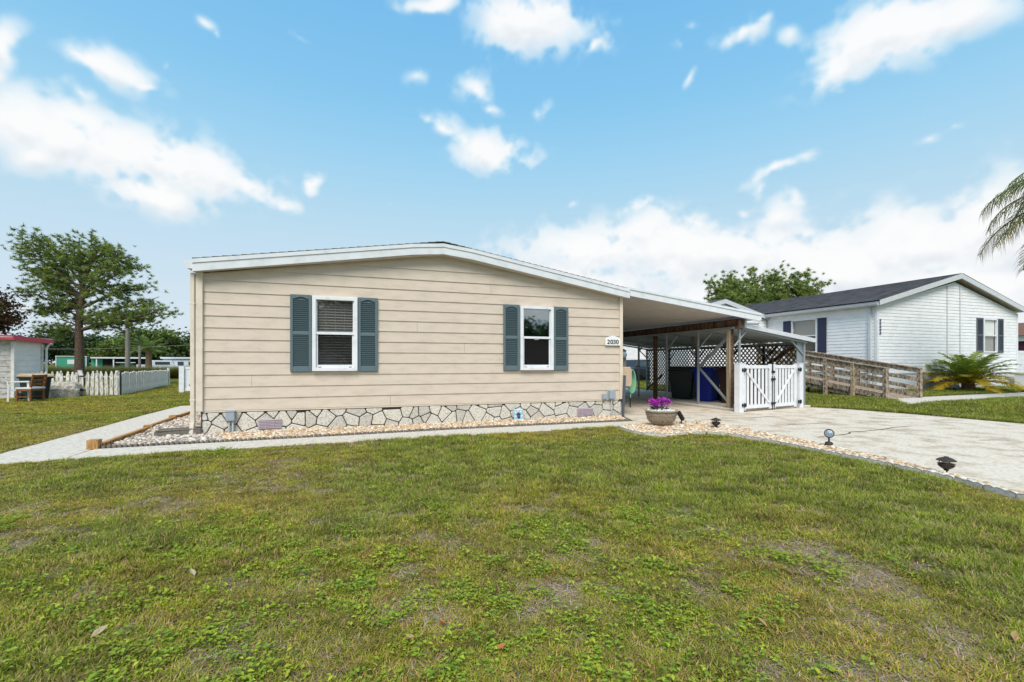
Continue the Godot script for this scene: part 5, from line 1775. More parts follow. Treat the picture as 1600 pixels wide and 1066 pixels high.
	gt.slab(p2([0.0, 0.0, -0.08, 0.0, -0.11, 0.05, -0.13, 0.13, -0.145, 0.14, -0.12, 0.14, -0.095, 0.05, -0.07, 0.008, -0.006, 0.008, -0.006, 0.16, 0.0, 0.16]), Transform3D(Basis.IDENTITY, Vector3(X0 - 0.22, ey - 0.02, -16.95)), 5.15, 0.0)
	obj("gutter", gt, M.gutter, n)
	box("eave_soffit", n, Vector3(0.25, 0.02, 5.0), Vector3(X0 - 0.10, ey - 0.01, -14.4), M.soffit)
	box("downspout", n, Vector3(0.09, ey - 0.3, 0.10), Vector3(X0 - 0.06, (ey + 0.2) * 0.5, -12.22), M.gutter)
	# house number set vertically
	for k in 5:
		box("number_plate", n, Vector3(0.075, 0.10, 0.012), Vector3(X0 + 0.14, 2.86 - k * 0.125, Z + 0.03), M.slate_shutter)
	# rear wing with its own gable
	var wz := -16.95
	lap_wall(n, "wing_board", p2([14.3, 0.7, 18.95, 0.7, 18.95, 3.30, 16.30, 4.0, 14.3, 3.46]), Transform3D(Basis.IDENTITY, Vector3(0, 0, wz)), 0.115, M.white_siding)
	for q in [[Vector2(19.05, 3.36), Vector2(16.30, 4.10)], [Vector2(14.1, 3.52), Vector2(16.30, 4.10)]]:
		var rk := MB.new()
		rk.slab(PackedVector2Array([q[0] + Vector2(0, -0.1), q[0] + Vector2(0, 0.09), q[1] + Vector2(0, 0.09), q[1] + Vector2(0, -0.12)]), Transform3D(Basis.IDENTITY, Vector3(0, 0, wz + 0.12)), 0.03, 0.004)
		obj("wing_rake", rk, M.gutter, n)
		var dk := MB.new()
		dk.bar(Vector3(q[0].x, q[0].y + 0.10, wz - 1.4), Vector3(q[1].x, q[1].y + 0.10, wz - 1.4), 3.1, 0.03)
		obj("wing_roof", dk, M.shingle_blue, n)
	box("wing_wall", n, Vector3(4.6, 3.0, 0.05), Vector3(16.65, 1.5, wz - 2.9), M.white_siding)
	box("wing_wall", n, Vector3(0.08, 3.0, 2.8), Vector3(14.34, 1.5, wz - 1.45), M.white_siding)
	box("wing_skirt", n, Vector3(4.66, 0.62, 0.04), Vector3(16.63, 0.39, wz - 0.02), M.white_skirt)
	for xx in [17.2, 18.4]:
		box("wing_window_trim", n, Vector3(0.07, 1.3, 0.05), Vector3(xx, 2.5, wz + 0.035), M.gutter)
	box("wing_window_trim", n, Vector3(1.27, 0.07, 0.05), Vector3(17.8, 3.13, wz + 0.035), M.gutter)

	make_ramp()
	# bench-like white box at the right end of the front wall
	var bx := thing("utility_chest", "low white utility chest against the right end of the white home", "chest", Vector3(27.9, g, -11.55))
	box("body", bx, Vector3(0.75, 0.62, 0.5), Vector3(0, 0.33, 0), M.white_vinyl)
	box("lid", bx, Vector3(0.85, 0.06, 0.58), Vector3(0, 0.67, 0), M.gutter)
	# little plant and a spotlight in the planted strip
	var pl := thing("twig_plant", "small dry twiggy plant in front of the white skirting", "plant", Vector3(20.3, g, -11.2))
	var tb := MB.new()
	tb.tube(pts([0, -0.05, 0, 0, 0.12, 0, 0.01, 0.17, 0]), PackedFloat32Array([0.07, 0.09, 0.03]), 8)
	obj("stump", tb, M.bark, pl)
	for q in [[-0.12, 0.46, 0.0], [0.05, 0.5, 0.05], [-0.04, 0.42, 0.06], [0.14, 0.36, -0.03]]:
		var tw := MB.new()
		tw.tube(PackedVector3Array([Vector3(0, 0.14, 0), Vector3(q[0] * 0.5, q[1] * 0.6, q[2]), Vector3(q[0], q[1], q[2])]), PackedFloat32Array([0.012, 0.009, 0.005]), 5)
		obj("twig", tw, M.bark, pl)
	var sp := thing("yard_spotlight", "small black spotlight beside the low palm", "garden light", Vector3(20.75, g, -10.45))
	var sm := MB.new()
	sm.tube(pts([0, -0.05, 0, 0, 0.14, 0]), PackedFloat32Array([0.02, 0.02]), 8)
	obj("stake", sm, M.black_metal, sp)
	var hd := MB.new()
	hd.tube(pts([-0.10, 0.17, 0, 0.08, 0.25, 0.0]), PackedFloat32Array([0.05, 0.08]), 12)
	obj("head", hd, M.black_metal, sp)

	# white fence beyond, and the brown roofed house further off
	var f := thing("vinyl_fence", "white vinyl privacy fence beyond the right end of the white home", "fence", Vector3(0, 0, 0))
	for k in 16:
		box("fence_board", f, Vector3(0.28, 1.62, 0.03), Vector3(28.7 + k * 0.29, 0.92, -13.3), M.white_vinyl)
	for xx in [28.5, 30.8, 33.2]:
		box("fence_post", f, Vector3(0.14, 1.95, 0.14), Vector3(xx, 1.07, -13.24), M.white_vinyl)
	box("fence_rail", f, Vector3(4.7, 0.14, 0.05), Vector3(30.9, 1.75, -13.3), M.white_vinyl)
	var br := thing("brown_roof_house", "distant house with brown roof behind the white fence", "house", Vector3(52, 0.1, -21))
	box("wall", br, Vector3(9, 2.9, 8), Vector3(0, 1.45, 0), M.maroon)
	box("window", br, Vector3(1.6, 1.0, 0.1), Vector3(-3.0, 1.7, 4.03), M.far_white)
	box("eave_band", br, Vector3(9.4, 0.4, 8.4), Vector3(0, 2.95, 0), M.far_white)
	var rf := MB.new()
	rf.slab(p2([-4.9, 0, 4.9, 0, 2.5, 1.1, -2.5, 1.1]), Transform3D(Basis.IDENTITY, Vector3(0, 3.16, -4.3)), 8.6, 0.0)
	obj("roof", rf, M.far_brown, br)

func make_ramp() -> void:
	var r := thing("wooden_ramp", "weathered wooden wheelchair ramp with plank railings beside the white home", "ramp", Vector3.ZERO)
	var W: Material = M.timber_ramp
	var g := 0.1
	var zs := [-9.30, -10.25, -11.15, -12.05, -12.95, -13.85]
	var slope := func(z: float) -> float: return g + 0.03 + (-9.30 - z) * 0.165
	for xi in 2:
		var x := 15.12 if xi == 0 else 16.62
		for k in zs.size():
			var z: float = zs[k]
			var top: float = slope.call(z) + 0.90
			box("post", r, Vector3(0.10, top - g + 0.06, 0.10), Vector3(x + (0.04 if xi else -0.04), (top + g) * 0.5 - 0.03, z), M.timber_ramp_b if k % 2 else W)
		for y in [0.30, 0.57, 0.84]:
			for k in 3:
				var za := -9.27 - k * 1.55; var zb := za - 1.54
				beam("rail_board", r, Vector3(x, slope.call(za) + y, za), Vector3(x, slope.call(zb) + y, zb), 0.03, 0.125, W)
		beam("hand_rail", r, Vector3(x, slope.call(-9.24) + 0.925, -9.24), Vector3(x, slope.call(-13.95) + 0.925, -13.95), 0.13, 0.035, W)
		beam("kerb_board", r, Vector3(x, slope.call(-9.3) + 0.06, -9.3), Vector3(x, slope.call(-13.9) + 0.06, -13.9), 0.035, 0.17, W)
		beam("stringer", r, Vector3(x + (0.06 if xi else 0.06), slope.call(-9.6) - 0.08, -9.6), Vector3(x + 0.06, slope.call(-13.9) - 0.10, -13.9), 0.04, 0.16, W)
	for k in 33:
		var z := -9.28 - k * 0.142
		box("deck_board", r, Vector3(1.44, 0.028, 0.134), Vector3(15.87, slope.call(z) - 0.015, z), W, Basis(Vector3.RIGHT, 0.163))
	box("landing", r, Vector3(2.2, 0.06, 1.5), Vector3(16.3, slope.call(-13.9) - 0.03, -14.75), W)
	var st := thing("landing_blocks", "grey concrete blocks under the wooden ramp", "blocks", Vector3(15.9, g, -13.2))
	for k in 3:
		box("block", st, Vector3(0.4, 0.2, 0.2), Vector3(-0.5 + k * 0.5, 0.1, 0), M.log_edging)
		box("block", st, Vector3(0.4, 0.2, 0.2), Vector3(-0.5 + k * 0.5, 0.302, 0.02), M.log_edging)
	var mt := structure("ramp_foot_pad", sheet(p2([15.0, -8.75, 16.9, -9.0, 16.75, -9.45, 15.0, -9.34]), 0.131, 0.1), M.concrete_walk)

# ---------------------------------------------------------------- left-hand yard
func make_left_yard() -> void:
	# white shed with the red roof edge
	var s := thing("white_shed", "white board-sided shed with red roof edge at the back of the side yard", "shed", Vector3.ZERO)
	# wall ends, read along the line from the near corner: A far left, B inner corner, C right corner
	var A := Vector2(-15.4, -18.4); var B := Vector2(-10.95, -20.03); var C := Vector2(-10.65, -20.90)
	var D := Vector2(-13.9, -23.3)
	for q in [[A, B, 2.11, 2.06, M.shed_grey], [B, C, 2.04, 1.98, M.shed_white]]:
		var d: Vector2 = q[1] - q[0]
		var l := d.length()
		d /= l
		var fr := Transform3D(Basis(Vector3(d.x, 0, d.y), Vector3.UP, Vector3(d.x, 0, d.y).cross(Vector3.UP)), Vector3(q[0].x, 0, q[0].y))
		lap_wall(s, "siding_board", PackedVector2Array([Vector2(0, 0), Vector2(l, 0), Vector2(l, q[3]), Vector2(0, q[2])]), fr, 0.185, q[4])
	for q in [[C, D], [D, A]]:
		beam("wall", s, Vector3(q[0].x, 0.97, q[0].y), Vector3(q[1].x, 0.97, q[1].y), 0.05, 1.9, M.shed_white)
	box("corner_board", s, Vector3(0.09, 1.95, 0.09), Vector3(B.x, 0.975, B.y), M.shed_white)
	box("corner_board", s, Vector3(0.08, 1.9, 0.08), Vector3(C.x, 0.95, C.y), M.shed_grey)
	var rf := MB.new()
	rf.slab(p2([-15.8, -17.8, -10.83, -19.75, -10.44, -21.1, -13.6, -24.0, -17.3, -21.1]), Transform3D(Basis(Vector3.RIGHT, Vector3.BACK, Vector3.UP), Vector3(0, 2.06, 0)), 0.03, 0.0)
	obj("roof", rf, M.shed_grey, s)
	beam("roof_edge", s, Vector3(-15.9, 2.20, -17.9), Vector3(-10.80, 2.06, -19.80), 0.05, 0.16, M.shed_red)
	beam("roof_edge", s, Vector3(-10.83, 2.06, -19.77), Vector3(-10.42, 1.98, -21.1), 0.05, 0.15, M.shed_red)
	var ds := MB.new()
	ds.tube(pts([-10.42, 1.92, -21.0, -10.5, 1.86, -21.0, -10.56, 1.74, -21.0, -10.57, 0.05, -21.0]), PackedFloat32Array([0.035, 0.035, 0.035, 0.035]), 8)
	obj("downspout", ds, M.shed_white, s)

	# wheeled bin with tan lid
	var b := bin("wheeled_cart", "dark green wheeled cart with tan lid beside the white shed", M.bin_green, Vector3(-9.86, 0.0, -19.05), 1.05, 0.54, 0.64, 0.86, M.bin_lid_tan)
	var em := MB.new()
	var rim := PackedVector3Array(); var rr := PackedFloat32Array()
	for k in 17:
		var a := TAU * k / 16
		rim.append(Vector3(0.29, 0.56 + sin(a) * 0.075, 0.05 + cos(a) * 0.10)); rr.append(0.014)
	em.tube(rim, rr, 6, false)
	em.box(Vector3(0.29, 0.55, 0.05), Vector3(0.012, 0.05, 0.06), Basis.IDENTITY, 0.004)
	obj("emblem", em, M.sign_white, b)

	# wooden chair, seen from the side
	var c := thing("wooden_chair", "brown wooden chair with white seat in front of the green cart", "chair", Vector3(-9.46, 0.0, -18.05), -0.3)
	for q in [[-0.20, -0.2], [-0.20, 0.2], [0.20, -0.2], [0.20, 0.2]]:
		var back: bool = q[0] > 0
		beam("leg", c, Vector3(q[0], 0, q[1]), Vector3(q[0] * 0.96, 0.42, q[1]), 0.045, 0.045, M.chair_wood)
		if back: beam("back_post", c, Vector3(q[0] * 0.96, 0.42, q[1]), Vector3(q[0] + 0.08, 0.86, q[1]), 0.045, 0.045, M.chair_wood)
	box("seat", c, Vector3(0.46, 0.05, 0.46), Vector3(0, 0.445, 0), M.chair_seat)
	box("seat_rail", c, Vector3(0.44, 0.06, 0.44), Vector3(0, 0.388, 0), M.chair_wood)
	for y in [0.56, 0.68, 0.81]:
		box("back_slat", c, Vector3(0.02, 0.075, 0.40), Vector3(0.225 + (y - 0.5) * 0.2, y, 0), M.chair_wood, Basis(Vector3.BACK, -0.17))
	for s2 in [-0.2, 0.2]:
		box("stretcher", c, Vector3(0.36, 0.03, 0.025), Vector3(0, 0.18, s2), M.chair_wood)

	var p := thing("plastic_chair", "white plastic garden chair against the shed", "chair", Vector3(-9.80, 0.0, -18.15), 0.5)
	for q in [[-0.2, -0.2], [-0.2, 0.2], [0.2, -0.2], [0.2, 0.2]]:
		beam("leg", p, Vector3(q[0] * 1.1, 0, q[1] * 1.1), Vector3(q[0], 0.62 if q[0] > -1 else 0.4, q[1]), 0.045, 0.035, M.chair_white)
	box("seat", p, Vector3(0.42, 0.03, 0.42), Vector3(0, 0.38, 0), M.chair_white)
	for s3 in [-0.22, 0.22]:
		box("arm", p, Vector3(0.46, 0.03, 0.055), Vector3(0, 0.635, s3), M.chair_white)
	for k in 5:
		box("back_slat", p, Vector3(0.02, 0.36, 0.05), Vector3(-0.22, 0.56, -0.16 + k * 0.08), M.chair_white, Basis(Vector3.BACK, 0.18))
	box("top_rail", p, Vector3(0.025, 0.05, 0.42), Vector3(-0.255, 0.75, 0), M.chair_white)

	# canvas-covered pile
	var t := thing("covered_pile", "low pile under a weathered grey canvas in front of the picket fence", "covered pile", Vector3(-9.72, 0.0, -20.15), 0.25)
	var cm := MB.new()
	var nx := 20; var ny := 10
	var grid := []
	var rn := noise(9, 2.4, 3)
	for i in nx + 1:
		var row := []
		for j in ny + 1:
			var u := PI * j / ny
			var xx := lerpf(-0.48, 0.50, float(i) / nx)
			var e := pow(maxf(1.0 - pow(absf(xx) / 0.52, 5.0), 0.0), 0.3)
			var cx := cos(u); var cy := sin(u)
			var q := Vector3(xx, signf(cy) * pow(absf(cy), 0.5) * 0.55 * e, signf(cx) * pow(absf(cx), 0.55) * 0.42 * e)
			q += q.normalized() * rn.get_noise_3d(q.x * 1.4, q.y * 2.4, q.z * 1.4) * 0.08
			q.y = maxf(q.y, 0.0)
			row.append(q)
		grid.append(row)
	for i in nx:
		for j in ny:
			var q := [grid[i][j], grid[i + 1][j], grid[i + 1][j + 1], grid[i][j + 1]]
			cm.quad(q[0], q[1], q[2], q[3], (q[0] + q[2]) + Vector3(0, 0.05, 0))
	obj("canvas", cm, M.canvas, t)
	var rp := MB.new()
	rp.tube(pts([-0.46, 0.30, 0.44, 0.0, 0.33, 0.45, 0.46, 0.30, 0.43]), PackedFloat32Array([0.008, 0.008, 0.008]), 5)
	obj("rope", rp, M.picket, t)

	# picket fence
	var f := thing("picket_fence", "old white picket fence of pointed pale boards with a gate", "fence", Vector3.ZERO)
	rng.seed = 31
	var pk := MB.new()
	pk.slab(p2([-0.05, 0, 0.05, 0, 0.05, 0.80, 0.024, 0.835, 0.034, 0.87, 0.0, 0.915, -0.034, 0.87, -0.024, 0.835, -0.05, 0.80]), Transform3D(Basis.IDENTITY, Vector3.ZERO), 0.02, 0.0)
	var pm := pk.mesh()
	var flat := MB.new()
	flat.slab(p2([-0.07, 0, 0.07, 0, 0.07, 0.80, 0.0, 0.845, -0.07, 0.80]), Transform3D(Basis.IDENTITY, Vector3.ZERO), 0.02, 0.0)
	var fm := flat.mesh()
	# run facing the street
	for k in 18:
		var x := -10.75 + k * 0.142
		if k >= 14: x += 0.01
		var o := obj("picket", pm, M.picket, f)
		o.transform = Transform3D(Basis(Vector3.BACK, rng.randf_range(-0.05, 0.05)), Vector3(x, 0.03 + rng.randf_range(-0.015, 0.02), -20.55))
		o.scale = Vector3(1, rng.randf_range(0.93, 1.0), 1)
	beam("rail", f, Vector3(-10.8, 0.72, -20.575), Vector3(-8.35, 0.70, -20.575), 0.03, 0.07, M.picket)
	beam("rail", f, Vector3(-10.8, 0.26, -20.575), Vector3(-8.35, 0.25, -20.575), 0.03, 0.07, M.picket)
	for q in [[-9.42, 0.95], [-8.32, 0.93]]:
		box("post", f, Vector3(0.10, q[1], 0.10), Vector3(q[0], q[1] * 0.5, -20.62), M.picket)
	box("post", f, Vector3(0.08, 0.9, 0.08), Vector3(-8.24, 0.45, -20.60), M.far_dark)
	for y in [0.24, 0.74]:
		box("gate_hinge", f, Vector3(0.22, 0.04, 0.02), Vector3(-9.33, y, -20.52), M.black_metal)
	# run going back, boards close together, colour lightened to offset their shaded side
	var A2 := Vector2(-8.22, -20.5); var B2 := Vector2(-9.15, -28.0)
	var d := B2 - A2
	var cnt := int(d.length() / 0.148)
	var yaw := atan2(-d.y, d.x)
	for k in cnt:
		var q := A2 + d * ((k + 0.5) / cnt)
		var o := obj("picket", fm, M.picket_lifted, f)
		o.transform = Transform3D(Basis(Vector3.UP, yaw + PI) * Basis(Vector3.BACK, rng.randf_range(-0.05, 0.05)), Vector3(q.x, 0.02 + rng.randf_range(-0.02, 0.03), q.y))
	beam("rail", f, Vector3(A2.x - 0.03, 0.70, A2.y), Vector3(B2.x - 0.03, 0.70, B2.y), 0.03, 0.07, M.picket_lifted)
	box("post", f, Vector3(0.1, 0.95, 0.1), Vector3(B2.x, 0.47, B2.y), M.picket)

	# white vinyl panel behind the corner of the house
	var v := thing("short_vinyl_fence", "short white vinyl fence with a dark blue mark behind the beige house corner", "fence", Vector3(-6.52, 0, -21.3))
	box("post", v, Vector3(0.17, 1.08, 0.17), Vector3(0.02, 0.54, 0.02), M.white_vinyl)
	box("post", v, Vector3(0.17, 1.08, 0.17), Vector3(1.55, 0.54, 0.02), M.white_vinyl)
	for k in 5:
		box("board", v, Vector3(0.27, 0.80, 0.04), Vector3(0.25 + k * 0.275, 0.57, 0), M.white_vinyl)
	box("rail", v, Vector3(1.36, 0.10, 0.07), Vector3(0.785, 1.0, 0), M.white_vinyl)
	box("rail", v, Vector3(1.36, 0.10, 0.07), Vector3(0.785, 0.14, 0), M.white_vinyl)
	var mk := MB.new()
	mk.slab(p2([0.24, 0.33, 0.36, 0.24, 0.36, 0.40]), Transform3D(Basis.IDENTITY, Vector3(0, 0, 0.021)), 0.003)
	mk.slab(p2([0.42, 0.22, 0.54, 0.22, 0.54, 0.50, 0.42, 0.42]), Transform3D(Basis.IDENTITY, Vector3(0, 0, 0.021)), 0.003)
	obj("mark", mk, M.navy_shutter, v)

	# ---- the far side of the canal: sheds, homes, poles
	var te := thing("teal_shed", "distant teal-green shed with white sign behind the pine trunk", "shed", Vector3(-43.9, -0.3, -92.0), 0.33)
	box("wall", te, Vector3(3.4, 2.5, 4.0), Vector3(0.9, 1.25, 0), M.teal)
	box("roof_edge", te, Vector3(3.6, 0.10, 4.2), Vector3(0.9, 2.54, 0), M.far_white)
	box("notice", te, Vector3(0.9, 0.7, 0.04), Vector3(0.9, 1.65, 2.02), M.far_white)
	for x in [-0.82, 2.62]:
		box("corner_board", te, Vector3(0.10, 2.5, 0.10), Vector3(x, 1.25, 2.0), M.far_white)
	var ca := thing("far_carport", "distant white-edged carport with dark interior beside the teal shed", "carport", Vector3(-36.2, -0.5, -91.2), 0.33)
	box("roof", ca, Vector3(7.2, 0.22, 5.0), Vector3(0, 2.5, 0), M.far_white)
	for x in [-2.9, -0.9, 2.4, 3.4]:
		box("post", ca, Vector3(0.16, 2.4, 0.16), Vector3(x, 1.2, 2.3), M.far_white)
	box("back_wall", ca, Vector3(7.0, 2.3, 0.2), Vector3(0, 1.2, -2.2), M.far_dark)
	box("end_wall", ca, Vector3(1.3, 2.3, 0.2), Vector3(-2.9, 1.2, 1.6), M.teal)
	box("awning", ca, Vector3(2.4, 0.10, 1.2), Vector3(0.6, 1.75, 2.6), M.far_white)
	box("side_wall", ca, Vector3(1.7, 1.2, 0.2), Vector3(0.7, 1.1, 1.8), M.teal)
	box("steps", ca, Vector3(1.2, 1.2, 0.9), Vector3(2.9, 0.6, 2.8), M.far_dark)
	var wl := thing("far_wall", "long low white wall across the canal beyond the picket fence", "wall", Vector3(-31.2, -0.3, -89.6), 0.33)
	box("wall", wl, Vector3(4.6, 0.55, 0.3), Vector3(0, 0.95, 0), M.far_white)
	box("wall_base", wl, Vector3(4.6, 0.7, 0.26), Vector3(0, 0.33, 0), M.far_dark)
	for q in [["pale blue and white mobile home across the canal", Vector3(-27.0, -0.5, -92.0), 7.4, M.sky_blue_paint], ["pale blue mobile home behind the white vinyl panel", Vector3(-19.5, -0.5, -89.0), 7.0, M.sky_blue_paint]]:
		var h := thing("far_home", q[0], "house", q[1], 0.33)
		box("wall", h, Vector3(q[2], 2.3, 4.0), Vector3(0, 1.25, 0), q[3])
		box("front_wall", h, Vector3(q[2] * 0.62, 1.5, 0.1), Vector3(-q[2] * 0.17, 1.35, 2.05), M.far_white)
		box("roof", h, Vector3(q[2] + 0.6, 0.26, 4.6), Vector3(0, 2.52, 0), M.far_white)
		for k in 3:
			box("window", h, Vector3(0.8, 0.6, 0.06), Vector3(-q[2] * 0.38 + k * q[2] * 0.2, 1.6, 2.12), M.far_dark)
		box("door", h, Vector3(0.8, 1.8, 0.08), Vector3(q[2] * 0.32, 1.05, 2.03), M.far_white)
	var vn := thing("white_van", "small white van parked across the canal under the trees", "van", Vector3(-29.2, -0.3, -88.0), 0.5)
	var vb := MB.new()
	vb.slab(p2([-1.9, 0.35, 1.9, 0.35, 1.9, 0.95, 1.2, 1.1, 0.75, 1.85, -1.85, 1.9, -1.95, 1.1]), Transform3D(Basis.IDENTITY, Vector3(0, 0, -0.8)), 1.6, 0.06)
	obj("body", vb, M.far_white, vn)
	box("windscreen", vn, Vector3(0.5, 0.5, 1.3), Vector3(0.78, 1.45, 0), M.far_dark, Basis(Vector3.BACK, 0.55))
	box("side_window", vn, Vector3(1.9, 0.45, 0.05), Vector3(-0.5, 1.45, 0.81), M.far_dark)
	for x in [-1.2, 1.2]:
		for zz in [-0.78, 0.78]:
			var w := MB.new()
			w.lathe(p2([0.0, -0.1, 0.32, -0.1, 0.32, 0.1, 0.0, 0.1]), 14, Vector3(x, 0.32, zz), Basis(Vector3.RIGHT, PI / 2))
			obj("wheel", w, M.rubber, vn)

	# utility poles and wires
	var pa := thing("utility_pole", "tall grey utility pole with a street lamp behind the picket fence", "pole", Vector3(-19.0, 0, -48.9))
	var pb := MB.new()
	pb.tube(pts([0, 0, 0, 0, 5.3, 0]), PackedFloat32Array([0.20, 0.13]), 10)
	obj("shaft", pb, M.pole_grey, pa)
	var lamp := MB.new()
	lamp.tube(PackedVector3Array([Vector3(0, 4.2, 0), Vector3(0, 4.25, 0) - RIGHT * 0.35]), PackedFloat32Array([0.03, 0.03]), 6)
	lamp.lathe(p2([0.0, -0.16, 0.12, -0.10, 0.16, 0.05, 0.08, 0.18, 0.0, 0.2]), 10, Vector3(0, 3.95, 0) - RIGHT * 0.33)
	obj("lamp_head", lamp, M.far_dark, pa)
	var pc := thing("utility_pole", "short thin grey pole beside the far palm", "pole", Vector3(-20.2, 0, -54.5))
	var pd := MB.new()
	pd.tube(pts([0, 0, 0, 0, 2.9, 0]), PackedFloat32Array([0.13, 0.10]), 8)
	obj("shaft", pd, M.pole_grey, pc)
	var wi := thing("overhead_wire", "thin overhead wire strung between the poles across the canal", "wire", Vector3.ZERO)
	var wp := PackedVector3Array(); var wr := PackedFloat32Array()
	for k in 21:
		var f2 := k / 20.0
		wp.append(Vector3(lerpf(-40, -14, f2), 3.05 - 0.5 * sin(f2 * PI), lerpf(-60, -52, f2))); wr.append(0.022)
	var wm := MB.new()
	wm.tube(wp, wr, 5)
	obj("cable", wm, M.pole_grey, wi)

	# the dark car glimpsed through the carport
	var cr := thing("dark_car", "dark car parked on the grass behind the carport", "car", Vector3(16.2, 0.0, -23.3), 0.35)
	var rh := thing("rear_home", "white-sided home seen through the back of the carport", "house", Vector3(19.5, 0.0, -27.0))
	lap_wall(rh, "siding_board", p2([-3.6, 0.9, 3.6, 0.9, 3.6, 2.9, -3.6, 2.9]), Transform3D(Basis.IDENTITY, Vector3.ZERO), 0.2, M.white_siding)
	box("skirting", rh, Vector3(7.2, 0.92, 0.05), Vector3(0, 0.45, -0.04), M.slate_shutter)
	box("body", rh, Vector3(7.1, 2.8, 5.0), Vector3(0, 1.45, -2.7), M.white_siding)
	box("roof", rh, Vector3(7.8, 0.2, 5.8), Vector3(0, 3.0, -2.6), M.gutter)
	var body := MB.new()
	body.slab(p2([-2.1, 0.32, 2.1, 0.32, 2.15, 0.62, 2.0, 0.82, 1.1, 0.92, -1.7, 0.98, -2.1, 0.85]), Transform3D(Basis.IDENTITY, Vector3(0, 0, -0.85)), 1.7, 0.08)
	obj("body", body, M.car_paint, cr)
	var cab := MB.new()
	cab.slab(p2([1.05, 0.90, -1.65, 0.95, -1.2, 1.38, 0.25, 1.42]), Transform3D(Basis.IDENTITY, Vector3(0, 0, -0.72)), 1.44, 0.08)
	obj("cabin", cab, M.car_paint, cr)
	for zz in [-0.73, 0.73]:
		var gw := MB.new()
		gw.slab(p2([0.75, 0.97, -1.35, 1.0, -1.1, 1.30, 0.22, 1.33]), Transform3D(Basis.IDENTITY, Vector3(0, 0, zz - 0.004)), 0.008)
		obj("side_glass", gw, M.coated_dim, cr)
	for x in [-1.3, 1.35]:
		for zz in [-0.8, 0.8]:
			var w := MB.new()
			w.lathe(p2([0.0, -0.1, 0.2, -0.1, 0.31, -0.09, 0.32, 0.0, 0.31, 0.09, 0.2, 0.1, 0.0, 0.1]), 18, Vector3(x, 0.31, zz), Basis(Vector3.RIGHT, PI / 2))
			obj("wheel", w, M.rubber, cr)
	for zz in [-0.6, 0.6]:
		box("headlight", cr, Vector3(0.06, 0.12, 0.3), Vector3(2.10, 0.68, zz), M.lens)

# ---------------------------------------------------------------- trees
func needle_mesh(seed_: int, count: int, l: float, w: float) -> ArrayMesh:
	var r := RandomNumberGenerator.new()
	r.seed = seed_
	var b := MB.new()
	b.use_c = true
	for k in count:
		var d := Vector3(r.randfn(), r.randfn() * 0.75 + 0.35, r.randfn()).normalized()
		var sd := d.cross(Vector3(r.randfn(), r.randfn(), r.randfn())).normalized() * w
		var e := d * l * r.randf_range(0.6, 1.15)
		b.tint = Color(1, 1, 1) * r.randf_range(0.6, 1.35)
		b.tri(-sd, sd, e, (d + Vector3.UP).normalized())
	return b.mesh()

func leaf_mesh(seed_: int, count: int, spread: float, l: float) -> ArrayMesh:
	var r := RandomNumberGenerator.new()
	r.seed = seed_
	var b := MB.new()
	b.use_c = true
	for k in count:
		var o := Vector3(r.randfn(), r.randfn() * 0.7, r.randfn()) * spread * 0.5
		var d := Vector3(r.randfn(), r.randfn() * 0.5 - 0.1, r.randfn()).normalized()
		var n := (Vector3.UP + Vector3(r.randfn(), r.randfn(), r.randfn()) * 0.7).normalized()
		var sd := d.cross(n).normalized() * l * 0.30
		b.tint = Color(1, 1, 1) * r.randf_range(0.55, 1.4)
		b.tri(o, o + d * l * 0.5 + sd, o + d * l, n)
		b.tri(o, o + d * l, o + d * l * 0.5 - sd, n)
	return b.mesh()

func limb(b: MB, line: PackedVector3Array, r0: float, r1: float, sides := 7) -> PackedVector3Array:
	var c := Curve3D.new()
	for k in line.size():
		var t := (line[mini(k + 1, line.size() - 1)] - line[maxi(k - 1, 0)]) * 0.18
		c.add_point(line[k], -t, t)
	var n := line.size() * 3
	var p := PackedVector3Array(); var r := PackedFloat32Array()
	for k in n + 1:
		var f := float(k) / n
		p.append(c.sample_baked(c.get_baked_length() * f))
		r.append(lerpf(r0, r1, f))
	b.tube(p, r, sides)
	return p

# limbs given in the tree's own upright plane (across, up), spread in depth
func limb_tree(called: String, label: String, group: String, at: Vector3, trunk: Array, tr: Array, limbs: Array, leaf: Mesh, tints: Array, clumps: int, spread: float, size: float, seed_: int, bark: Material, depth := 0.8) -> Node3D:
	var t := thing(called, label, "tree", at, 0.0, group)
	rng.seed = seed_
	var tb := MB.new()
	var tp := PackedVector3Array()
	for k in range(0, trunk.size(), 2): tp.append(RIGHT * trunk[k] + Vector3.UP * trunk[k + 1])
	limb(tb, tp, tr[0], tr[1], 12)
	obj("trunk", tb, bark, t)
	var lb := MB.new()
	var spots := PackedVector3Array()
	for q in limbs:
		var into := rng.randf_range(-1.0, 1.0) * depth
		var line := PackedVector3Array()
		var m: int = q.size() / 2
		var reach: float = 0.0
		for k in m:
			line.append(RIGHT * q[k * 2] + Vector3.UP * q[k * 2 + 1] + AHEAD * (into * absf(q[k * 2] - q[0]) * 0.6))
			if k: reach += line[k].distance_to(line[k - 1])
		var p := limb(lb, line, clampf(reach * 0.024, 0.03, tr[1] * 0.9), 0.014)
		var twigs := int(reach * 4.5) + 2
		for k in twigs:
			var f := rng.randf_range(0.30, 1.0)
			var o := p[int(f * (p.size() - 1))]
			var dirv := Vector3(rng.randfn(), rng.randfn() * 0.55 + 0.25, rng.randfn()).normalized()
			var e := o + dirv * rng.randf_range(0.35, 1.0) * spread
			lb.tube(PackedVector3Array([o, (o + e) * 0.5 + Vector3(0, 0.06, 0), e]), PackedFloat32Array([0.022, 0.014, 0.006]), 4)
			spots.append(e)
			spots.append(o.lerp(e, 0.6))
		spots.append(p[p.size() - 1])
	obj("limbs", lb, bark, t)
	crown(t, leaf, spots, tints, clumps, spread * 0.30, size)
	return t

